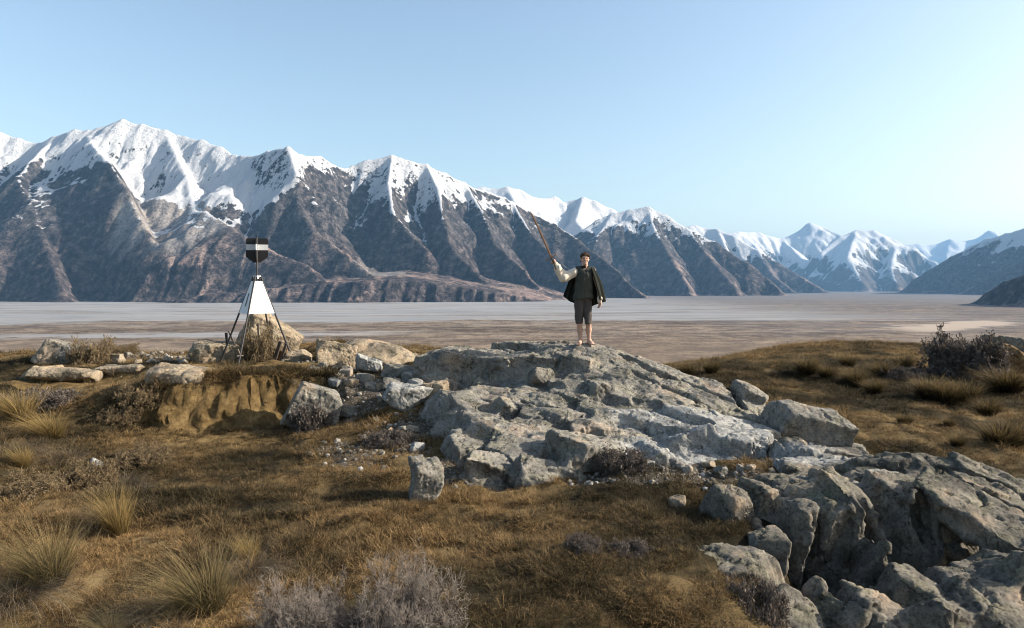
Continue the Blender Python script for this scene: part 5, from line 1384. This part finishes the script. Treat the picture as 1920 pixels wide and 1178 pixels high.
def blades(n, r0, L, Lv, lean, droop, width, seg=4, seed=0, wind=(-0.25, 0.0), flat=1.0, base_pow=0.5):
    """n curved tapering blades fanned out from a disc; returns verts, faces, t, v"""
    r = np.random.default_rng(seed)
    a = r.random(n) * 2 * np.pi; rad = r0 * r.random(n) ** base_pow
    bx, by = rad * np.cos(a), rad * np.sin(a)
    out = a + r.normal(0, 0.5, n)
    ln = L * (1 - Lv + 2 * Lv * r.random(n))
    tilt = np.abs(r.normal(lean, lean * 0.5, n)) * (0.35 + 0.65 * rad / max(r0, 1e-6))
    dr = droop * (0.4 + 1.2 * r.random(n))
    w = width * (0.6 + 0.8 * r.random(n))
    s = np.linspace(0, 1, seg + 1)
    ang = tilt[:, None] + dr[:, None] * s[None] ** 1.5
    ds = ln / seg
    hx = np.concatenate([np.zeros((n, 1)), np.cumsum(np.sin(ang[:, 1:]) * ds[:, None], 1)], 1)
    hz = np.concatenate([np.zeros((n, 1)), np.cumsum(np.cos(ang[:, 1:]) * ds[:, None], 1)], 1) * flat
    wl = (s ** 1.6)[None] * ln[:, None]
    x = bx[:, None] + hx * np.cos(out)[:, None] + wind[0] * wl; y = by[:, None] + hx * np.sin(out)[:, None] + wind[1] * wl; z = hz - 0.01
    kx = r.normal(0, 0.10, (n, 1)) * ln[:, None] * s[None] ** 2; ky = r.normal(0, 0.10, (n, 1)) * ln[:, None] * s[None] ** 2
    x = x + kx; y = y + ky; z = z * np.where(r.random(n) < 0.12, 0.45, 1.0)[:, None]
    sa = out + np.pi / 2 + r.normal(0, 0.6, n)
    tw = (1 - s ** 2.2)[None] * 0.92 + 0.08
    ox = np.cos(sa)[:, None] * w[:, None] * tw * 0.5; oy = np.sin(sa)[:, None] * w[:, None] * tw * 0.5
    Lft = np.stack([x - ox, y - oy, z], -1); Rgt = np.stack([x + ox, y + oy, z], -1)
    V = np.stack([Lft, Rgt], 2).reshape(n, -1, 3)
    k = 2 * (seg + 1)
    f0 = np.array([[2 * i, 2 * i + 1, 2 * i + 3, 2 * i + 2] for i in range(seg)])
    Fc = (f0[None] + (np.arange(n) * k)[:, None, None]).reshape(-1, 4)
    t = np.repeat(np.tile(s, (n, 1))[:, :, None], 2, 2).reshape(-1)
    v = np.repeat(r.random(n), k)
    return V.reshape(-1, 3), Fc, t, v

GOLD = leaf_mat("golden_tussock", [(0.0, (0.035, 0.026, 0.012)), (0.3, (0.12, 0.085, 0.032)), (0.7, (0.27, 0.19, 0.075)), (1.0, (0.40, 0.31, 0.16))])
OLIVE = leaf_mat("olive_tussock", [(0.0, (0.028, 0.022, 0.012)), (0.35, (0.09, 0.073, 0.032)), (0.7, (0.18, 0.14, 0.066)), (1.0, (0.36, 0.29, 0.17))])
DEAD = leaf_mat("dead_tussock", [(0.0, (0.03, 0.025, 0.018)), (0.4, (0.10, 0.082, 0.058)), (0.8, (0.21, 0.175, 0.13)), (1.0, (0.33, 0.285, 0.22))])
TM = {}
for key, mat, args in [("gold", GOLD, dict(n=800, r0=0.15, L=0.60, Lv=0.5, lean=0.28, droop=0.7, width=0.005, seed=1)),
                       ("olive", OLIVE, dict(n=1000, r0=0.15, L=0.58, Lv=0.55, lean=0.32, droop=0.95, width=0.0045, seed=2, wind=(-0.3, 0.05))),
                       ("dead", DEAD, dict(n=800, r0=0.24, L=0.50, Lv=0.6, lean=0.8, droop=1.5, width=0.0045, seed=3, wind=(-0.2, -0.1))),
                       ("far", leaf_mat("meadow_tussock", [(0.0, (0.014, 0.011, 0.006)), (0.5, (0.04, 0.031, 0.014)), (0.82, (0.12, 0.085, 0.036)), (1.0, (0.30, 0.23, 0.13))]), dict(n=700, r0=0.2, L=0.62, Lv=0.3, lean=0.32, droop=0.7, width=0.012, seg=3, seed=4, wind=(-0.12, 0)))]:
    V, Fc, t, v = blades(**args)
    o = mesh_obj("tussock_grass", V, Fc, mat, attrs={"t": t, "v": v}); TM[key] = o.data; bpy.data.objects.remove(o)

def tussock(kind, px, base, h, label, wide=1.0, rz=0.0, group=None):
    q = hit(px, base)
    o = bpy.data.objects.new("tussock_grass", TM[kind]); COL.objects.link(o)
    s = h * q[1] / F_PX / 0.60
    o.location = (q[0], q[1], gz(q[0], q[1])); s *= 0.88; o.scale = (s * wide, s * wide, s); o.rotation_euler = (0, 0, rz)
    tag(o, label, "tussock grass", group, kind="thing")
    return o
G1 = "tussocks in the left foreground"; G2 = "tussocks on the right hand meadow"
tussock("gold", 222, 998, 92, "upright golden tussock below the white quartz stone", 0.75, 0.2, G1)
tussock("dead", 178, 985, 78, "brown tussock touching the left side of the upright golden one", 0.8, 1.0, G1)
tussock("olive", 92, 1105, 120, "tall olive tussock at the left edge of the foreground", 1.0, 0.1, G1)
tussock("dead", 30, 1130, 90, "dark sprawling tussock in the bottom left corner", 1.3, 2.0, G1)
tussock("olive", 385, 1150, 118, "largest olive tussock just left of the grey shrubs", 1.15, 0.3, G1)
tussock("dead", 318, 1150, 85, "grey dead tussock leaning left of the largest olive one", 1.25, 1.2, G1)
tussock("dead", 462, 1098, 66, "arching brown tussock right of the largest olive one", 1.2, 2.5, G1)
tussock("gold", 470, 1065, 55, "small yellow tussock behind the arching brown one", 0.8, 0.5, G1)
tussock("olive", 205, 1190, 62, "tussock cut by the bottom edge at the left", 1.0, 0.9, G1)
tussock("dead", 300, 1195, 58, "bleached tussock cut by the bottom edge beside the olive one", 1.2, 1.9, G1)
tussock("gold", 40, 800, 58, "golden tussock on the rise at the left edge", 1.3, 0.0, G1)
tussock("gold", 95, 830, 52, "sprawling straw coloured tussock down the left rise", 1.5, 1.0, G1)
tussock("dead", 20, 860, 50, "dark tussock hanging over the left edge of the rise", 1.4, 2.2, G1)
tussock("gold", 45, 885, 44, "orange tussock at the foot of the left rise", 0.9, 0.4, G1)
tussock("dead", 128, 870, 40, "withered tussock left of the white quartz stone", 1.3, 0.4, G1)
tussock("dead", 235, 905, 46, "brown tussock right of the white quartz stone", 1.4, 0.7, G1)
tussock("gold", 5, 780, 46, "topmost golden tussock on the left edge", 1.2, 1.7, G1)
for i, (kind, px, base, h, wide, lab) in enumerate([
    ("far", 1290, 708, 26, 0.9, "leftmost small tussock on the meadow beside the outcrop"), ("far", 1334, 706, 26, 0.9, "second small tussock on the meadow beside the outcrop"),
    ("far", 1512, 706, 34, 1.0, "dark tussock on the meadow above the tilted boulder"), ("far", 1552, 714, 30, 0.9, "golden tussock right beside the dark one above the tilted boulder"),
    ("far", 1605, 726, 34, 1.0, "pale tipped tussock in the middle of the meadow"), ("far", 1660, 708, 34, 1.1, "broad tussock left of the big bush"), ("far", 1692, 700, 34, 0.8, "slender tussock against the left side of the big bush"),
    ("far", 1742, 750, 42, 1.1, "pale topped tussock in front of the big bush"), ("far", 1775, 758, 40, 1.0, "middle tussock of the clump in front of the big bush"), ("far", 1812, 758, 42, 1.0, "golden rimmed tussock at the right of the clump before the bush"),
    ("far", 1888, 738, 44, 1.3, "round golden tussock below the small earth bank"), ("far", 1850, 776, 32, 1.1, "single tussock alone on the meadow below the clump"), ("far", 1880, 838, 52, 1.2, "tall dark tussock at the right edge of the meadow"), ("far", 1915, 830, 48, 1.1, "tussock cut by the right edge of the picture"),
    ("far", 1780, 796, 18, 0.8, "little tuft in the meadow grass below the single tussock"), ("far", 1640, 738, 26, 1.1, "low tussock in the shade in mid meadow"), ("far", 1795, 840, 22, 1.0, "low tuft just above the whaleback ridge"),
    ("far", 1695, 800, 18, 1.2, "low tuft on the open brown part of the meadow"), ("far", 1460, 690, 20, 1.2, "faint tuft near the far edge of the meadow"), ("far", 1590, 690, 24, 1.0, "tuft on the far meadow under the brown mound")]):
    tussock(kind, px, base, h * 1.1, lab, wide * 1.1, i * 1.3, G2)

# ---- twiggy grey shrubs
def twigs(n_stem, size, depth, seed, thick=0.004, up=0.8, spread=1.0, flat=0.8, leaf=0.0):
    r = np.random.default_rng(seed)
    P0, P1, W, D = [], [], [], []
    front = []
    for i in range(n_stem):
        a = r.random() * 6.28; b = r.random() ** 0.5 * size * 0.35
        d = np.array([math.cos(a) * spread, math.sin(a) * spread, up * (0.6 + r.random())]); d /= np.linalg.norm(d)
        front.append((np.array([math.cos(a) * b, math.sin(a) * b, 0.0]), d, size * (0.20 + 0.16 * r.random()), thick * 2.2, 0))
    while front:
        p, d, L, w, k = front.pop()
        q = p
        for s in range(2):
            d2 = d + r.normal(0, 0.28, 3); d2[2] += 0.06; d2 /= np.linalg.norm(d2)
            e = q + d2 * L * 0.5 * np.array([1, 1, flat])
            P0.append(q); P1.append(e); W.append(w); D.append(min(1, k / depth + s * 0.15))
            q = e; d = d2
            if k < depth:
                for c in range(2 if k < depth - 1 else 3):
                    dd = d + r.normal(0, 0.75, 3); dd /= np.linalg.norm(dd)
                    if r.random() < 0.86: front.append((q, dd, L * (0.62 + 0.25 * r.random()), w * 0.66, k + 1))
    P0, P1, W, D = np.array(P0), np.array(P1), np.array(W), np.array(D)
    n = len(P0); ax = P1 - P0; ax /= np.linalg.norm(ax, axis=1, keepdims=True) + 1e-9
    ref = r.normal(0, 1, (n, 3)); u = np.cross(ax, ref); u /= np.linalg.norm(u, axis=1, keepdims=True) + 1e-9; v = np.cross(ax, u)
    vs = []
    for pt, sc in ((P0, 1.0), (P1, 0.7)):
        for k in range(3):
            an = 2.094 * k
            vs.append(pt + (u * math.cos(an) + v * math.sin(an)) * (W * sc)[:, None])
    V = np.stack(vs, 1).reshape(-1, 3)
    f0 = np.array([[0, 1, 4, 3], [1, 2, 5, 4], [2, 0, 3, 5]])
    Fc = (f0[None] + (np.arange(n) * 6)[:, None, None]).reshape(-1, 4)
    t = np.repeat(D, 6); vv = np.repeat(r.random(n), 6)
    if leaf > 0:     # tiny leaves on the outer twigs
        m = D > 0.6; c = P1[m]; k = len(c)
        o1 = r.normal(0, leaf, (k, 3)); o2 = r.normal(0, leaf, (k, 3))
        LV = np.stack([c - o1, c + o2, c + o1, c - o2], 1).reshape(-1, 3)
        LF = np.arange(k * 4).reshape(-1, 4) + len(V)
        V = np.concatenate([V, LV]); Fc = np.concatenate([Fc, LF]); t = np.concatenate([t, np.full(k * 4, 1.0)]); vv = np.concatenate([vv, np.repeat(r.random(k), 4)])
    return V, Fc, t, vv
GREY = leaf_mat("grey_twigs", [(0.0, (0.022, 0.018, 0.015)), (0.55, (0.075, 0.062, 0.053)), (0.85, (0.11, 0.094, 0.084)), (1.0, (0.24, 0.212, 0.19))], transl=0.05)
BROWN = leaf_mat("brown_scrub", [(0.0, (0.035, 0.026, 0.018)), (0.5, (0.09, 0.066, 0.042)), (1.0, (0.165, 0.125, 0.075))], transl=0.15)
DARK = leaf_mat("dark_scrub", [(0.0, (0.02, 0.017, 0.014)), (0.5, (0.05, 0.043, 0.036)), (1.0, (0.115, 0.098, 0.088))], transl=0.15)
SM = {}
for key, mat, args in [("grey", GREY, dict(n_stem=22, size=0.55, depth=5, seed=1, thick=0.003, flat=0.75)),
                       ("grey2", GREY, dict(n_stem=22, size=0.55, depth=5, seed=2, thick=0.003, flat=0.8)),
                       ("brown", BROWN, dict(n_stem=34, size=0.55, depth=4, seed=3, thick=0.004, flat=0.6, leaf=0.005)),
                       ("dark", DARK, dict(n_stem=34, size=0.55, depth=4, seed=4, thick=0.004, flat=0.6, leaf=0.006)),
                       ("bush", DARK, dict(n_stem=18, size=0.55, depth=5, seed=5, thick=0.0045, flat=0.85, leaf=0.007))]:
    V, Fc, t, v = twigs(**args)
    V = V / np.percentile(V[:, 2], 99)          # unit height
    o = mesh_obj("shrub", V, Fc, mat, attrs={"t": t, "v": v}); SM[key] = (o.data, np.percentile(np.abs(V[:, 0]), 99)); bpy.data.objects.remove(o)
def shrub(kind, px, base, w, h, label, rz=0.0, Y=None, dz=0.0, group=None):
    q = hit(px, base) if Y is None else P(px, base, Y)
    z = gz(q[0], q[1]) if Y is None else q[2]
    s = q[1] / F_PX; d, hw = SM[kind]
    o = bpy.data.objects.new("shrub", d); COL.objects.link(o)
    o.location = (q[0], q[1], z + dz - 0.02); o.scale = (w * s / (2 * hw), w * s / (2 * hw), h * s); o.rotation_euler = (0, 0, rz)
    tag(o, label, "shrub", group, kind="thing")
    return o
shrub("grey", 570, 1215, 165, 128, "grey leafless shrub at the bottom, left of the pair", 0.0)
shrub("grey2", 752, 1215, 205, 145, "wider grey leafless shrub at the bottom, right of the pair", 1.0)
shrub("brown", 262, 772, 84, 36, "brown grey scrub on the left end of the earth bank", 0.5)
shrub("brown", 222, 802, 76, 30, "straw and grey scrub at the foot of the bank's left end", 1.5)
shrub("dark", 85, 762, 110, 32, "dark mat of scrub on the left slope above the golden tussocks", 0.3)
shrub("dark", 20, 768, 80, 30, "dark scrub at the left edge beside the mat", 1.3)
shrub("dark", 585, 800, 78, 50, "dark scrub in front of the lichened boulder", 2.0)
shrub("brown", 168, 690, 74, 52, "brown scrub draped over the slanting rock on the left crest", 0.7, Y=17.0)
shrub("brown", 228, 674, 58, 20, "low brown hedge right of the slanting rock", 0.2)
shrub("brown", 480, 686, 58, 66, "rusty brown bush growing between the beacon's legs", 0.9, Y=15.7)
shrub("dark", 1165, 890, 92, 34, "dark heathy mound against the foot of the outcrop", 0.2)
shrub("dark", 725, 835, 82, 26, "dark low scrub in the turf left of the outcrop", 1.2)
shrub("bush", 1808, 712, 135, 76, "big dark purple bush at the right of the meadow", 0.4)
shrub("dark", 1410, 1165, 110, 70, "dark purple scrub under the low boulder of the crag", 0.6, Y=5.75)
shrub("dark", 1090, 1045, 70, 26, "dark scrub tuft in the middle of the foreground turf", 2.6)
shrub("dark", 1180, 1035, 80, 24, "dark scrub right of the middle tuft", 0.6)
shrub("brown", 170, 905, 90, 42, "brown scrub around the white quartz stone", 0.1)
shrub("brown", 260, 870, 100, 34, "grey brown scrub right of the white quartz stone", 2.1)
shrub("dark", 1690, 712, 70, 22, "dark low scrub left of the big bush", 1.1)
shrub("brown", 60, 930, 110, 40, "brown scrub below the left rise", 2.9)

# ---- turf, pebbles: countless, one object each, small clumps instanced over computed points
def instancer(name, label, pts, scale, rot, tone, idx, sources):
    col = bpy.data.collections.new(name + "_sources")
    for i, o in enumerate(sources):
        COL.objects.unlink(o); col.objects.link(o); o.name = "%s_source_%02d" % (name, i)
    me = bpy.data.meshes.new(name)
    me.vertices.add(len(pts)); me.vertices.foreach_set("co", np.asarray(pts, np.float32).ravel())
    for k, v, ty, fld in (("sc", scale, 'FLOAT', 'value'), ("tone", tone, 'FLOAT', 'value'), ("rt", rot, 'FLOAT_VECTOR', 'vector'), ("ix", idx, 'INT', 'value')):
        at = me.attributes.new(k, ty, 'POINT'); at.data.foreach_set(fld, np.asarray(v, np.int32 if ty == 'INT' else np.float32).ravel())
    ob = bpy.data.objects.new(name, me); COL.objects.link(ob)
    g = bpy.data.node_groups.new(name, 'GeometryNodeTree')
    g.interface.new_socket("Geometry", in_out='INPUT', socket_type='NodeSocketGeometry'); g.interface.new_socket("Geometry", in_out='OUTPUT', socket_type='NodeSocketGeometry')
    N = g.nodes; L = g.links
    gi = N.new("NodeGroupInput"); go = N.new("NodeGroupOutput"); ip = N.new("GeometryNodeInstanceOnPoints"); ci = N.new("GeometryNodeCollectionInfo")
    ci.inputs["Collection"].default_value = col; ci.inputs["Separate Children"].default_value = True; ci.inputs["Reset Children"].default_value = True
    def na(nm, ty):
        n = N.new("GeometryNodeInputNamedAttribute"); n.data_type = ty; n.inputs["Name"].default_value = nm; return n.outputs["Attribute"]
    L.new(gi.outputs[0], ip.inputs["Points"]); L.new(ci.outputs[0], ip.inputs["Instance"]); ip.inputs["Pick Instance"].default_value = True
    L.new(na("ix", 'INT'), ip.inputs["Instance Index"]); L.new(na("rt", 'FLOAT_VECTOR'), ip.inputs["Rotation"])
    cb = N.new("ShaderNodeCombineXYZ"); s = na("sc", 'FLOAT')
    for i in range(3): L.new(s, cb.inputs[i])
    L.new(cb.outputs[0], ip.inputs["Scale"]); L.new(ip.outputs[0], go.inputs[0])
    md = ob.modifiers.new("instances", 'NODES'); md.node_group = g
    tag(ob, label, kind="stuff")
    return ob

TURF = leaf_mat("turf_blades", [(0.0, (0.032, 0.025, 0.014)), (0.5, (0.145, 0.105, 0.054)), (1.0, (0.38, 0.29, 0.17))],
    tint=[(0.0, (0.24, 0.26, 0.24)), (0.35, (0.56, 0.56, 0.52)), (0.65, (1.1, 1.0, 0.88)), (1.0, (1.55, 1.36, 1.12))], inst=True, transl=0.3)
srcs = []
for i, a in enumerate([dict(n=9, r0=0.09, L=0.16, Lv=0.5, lean=0.5, droop=0.9, width=0.0032, seg=3, seed=15), dict(n=16, r0=0.07, L=0.11, Lv=0.6, lean=1.2, droop=0.9, width=0.0032, seg=3, seed=16), dict(n=30, r0=0.06, L=0.055, Lv=0.5, lean=0.7, droop=1.0, width=0.0038, seg=2, seed=11), dict(n=34, r0=0.07, L=0.042, Lv=0.5, lean=0.9, droop=1.2, width=0.0042, seg=2, seed=12),
                       dict(n=26, r0=0.05, L=0.075, Lv=0.5, lean=0.5, droop=0.9, width=0.0036, seg=2, seed=13), dict(n=36, r0=0.08, L=0.035, Lv=0.5, lean=1.1, droop=0.8, width=0.0048, seg=2, seed=14)]):
    V, Fc, t, v = blades(wind=(-0.1, 0), base_pow=0.6, **a)
    srcs.append(mesh_obj("turf_clump", V, Fc, TURF, attrs={"t": t, "v": v}))
rg = np.random.default_rng(77)
def scatter(n, y0, y1, xl, xr):
    y = np.sqrt(rg.random(n) * (y1 ** 2 - y0 ** 2) + y0 ** 2); u = xl + (xr - xl) * rg.random(n)
    return u * y, y
sets = [(36000, 4.4, 8.5, -0.86, 0.55), (32000, 8.5, 13.0, -0.86, 0.45), (13000, 12.0, 22.0, -0.86, 0.05), (30000, 11.5, 24.0, 0.16, 0.88), (26000, 24.0, 40.0, 0.12, 0.88)]
XS, YS_ = [np.concatenate(c) for c in zip(*[scatter(*s) for s in sets])]
soil, grav = mask_soil(XS, YS_), mask_gravel(XS, YS_)
patch = fbm(XS / 0.35, YS_ / 0.35, oct=2, seed=251)
keep = (rg.random(len(XS)) > np.maximum(soil * 0.72, grav * 0.8)) & (patch > -0.42 + 0.1 * rg.random(len(XS))) & (inside(XS, YS_, MAIN_RING) < 0.45) & (inside(XS, YS_, CRAG_RING) < 0.3)
XS, YS_, soil = XS[keep], YS_[keep], soil[keep]
# ragged turf overhanging the lip of the earth bank
xe = rg.uniform(P(190, 0, 12.2)[0], P(610, 0, 13.3)[0], 1500); ye = np.interp(xe, _bx, _by) + rg.normal(0.30, 0.13, 1500)
XS = np.concatenate([XS, xe]); YS_ = np.concatenate([YS_, ye]); soil = np.concatenate([soil, np.full(1500, 0.9)])
ZS = ground(XS, YS_)
tone = np.clip(tone_patch(XS, YS_) + rg.normal(0, 0.2, len(XS)) - 0.25 * soil, 0, 1)
sc = (0.55 + 0.65 * rg.random(len(XS))) * (0.85 + 0.5 * smooth(-0.1, 0.5, fbm(XS / 0.6, YS_ / 0.6, oct=2, seed=252))) * np.interp(YS_, [5, 10, 20, 40], [1.0, 1.15, 1.7, 2.6])
sc[-1500:] *= 1.5
rot = np.stack([rg.normal(0, 0.15, len(XS)), rg.normal(0, 0.15, len(XS)), rg.random(len(XS)) * 6.28], -1)
instancer("grass", "short dry brown and gold turf over the hilltop", np.stack([XS, YS_, ZS], -1), sc, rot, tone, np.where(rg.random(len(XS)) < 0.07, rg.integers(0, 2, len(XS)), rg.integers(2, 6, len(XS))), srcs)

PEB = NT("pebbles")
_tn = PEB.attr("tone", 'INSTANCER'); _n = PEB.noise(PEB.coords("Object"), 3.0, 4, 0.6)
PEB.color(PEB.mix(0.5, PEB.ramp(_tn, [(0, (0.08, 0.07, 0.056)), (0.5, (0.16, 0.143, 0.118)), (0.9, (0.28, 0.258, 0.22)), (1, (0.45, 0.44, 0.41))]), PEB.ramp(_n, [(0.3, (0.6, 0.6, 0.6)), (0.7, (1.3, 1.3, 1.3))]), 'MULTIPLY'))
psrc = []
for k in range(4):
    bm = bmesh.new(); bmesh.ops.create_icosphere(bm, subdivisions=1, radius=0.5)
    r = np.random.default_rng(k + 5)
    for vtx in bm.verts:
        vtx.co *= 0.75 + 0.5 * r.random(); vtx.co.z *= 0.65; vtx.co.y *= 0.8
    me = bpy.data.meshes.new("pebble"); bm.to_mesh(me); bm.free(); me.materials.append(PEB.m)
    o = bpy.data.objects.new("pebble", me); COL.objects.link(o); psrc.append(o)
sets = [(9000, 8.2, 14.5, -0.3, 0.6), (5000, 14.0, 20.0, -0.62, -0.1), (2600, 6.0, 10.0, -0.4, 0.5)]
XP, YP = [np.concatenate(c) for c in zip(*[scatter(*s) for s in sets])]
gm = mask_gravel(XP, YP)
keep = (rg.random(len(XP)) < gm * 0.95 + 0.006) & (inside(XP, YP, MAIN_RING) < 0.4) & (inside(XP, YP, CRAG_RING) < 0.25)
XP, YP, gm = XP[keep], YP[keep], gm[keep]
ps = (0.018 + 0.11 * rg.random(len(XP)) ** 5) * np.interp(YP, [6, 12, 20], [0.8, 1.1, 1.6])
rot = rg.random((len(XP), 3)) * 6.28; rot[:, :2] *= 0.08
instancer("gravel", "loose pale gravel and pebbles around the rocks", np.stack([XP, YP, ground(XP, YP) + ps * 0.12], -1), ps, rot, rg.random(len(XP)) ** 1.3, rg.integers(0, 4, len(XP)), psrc)
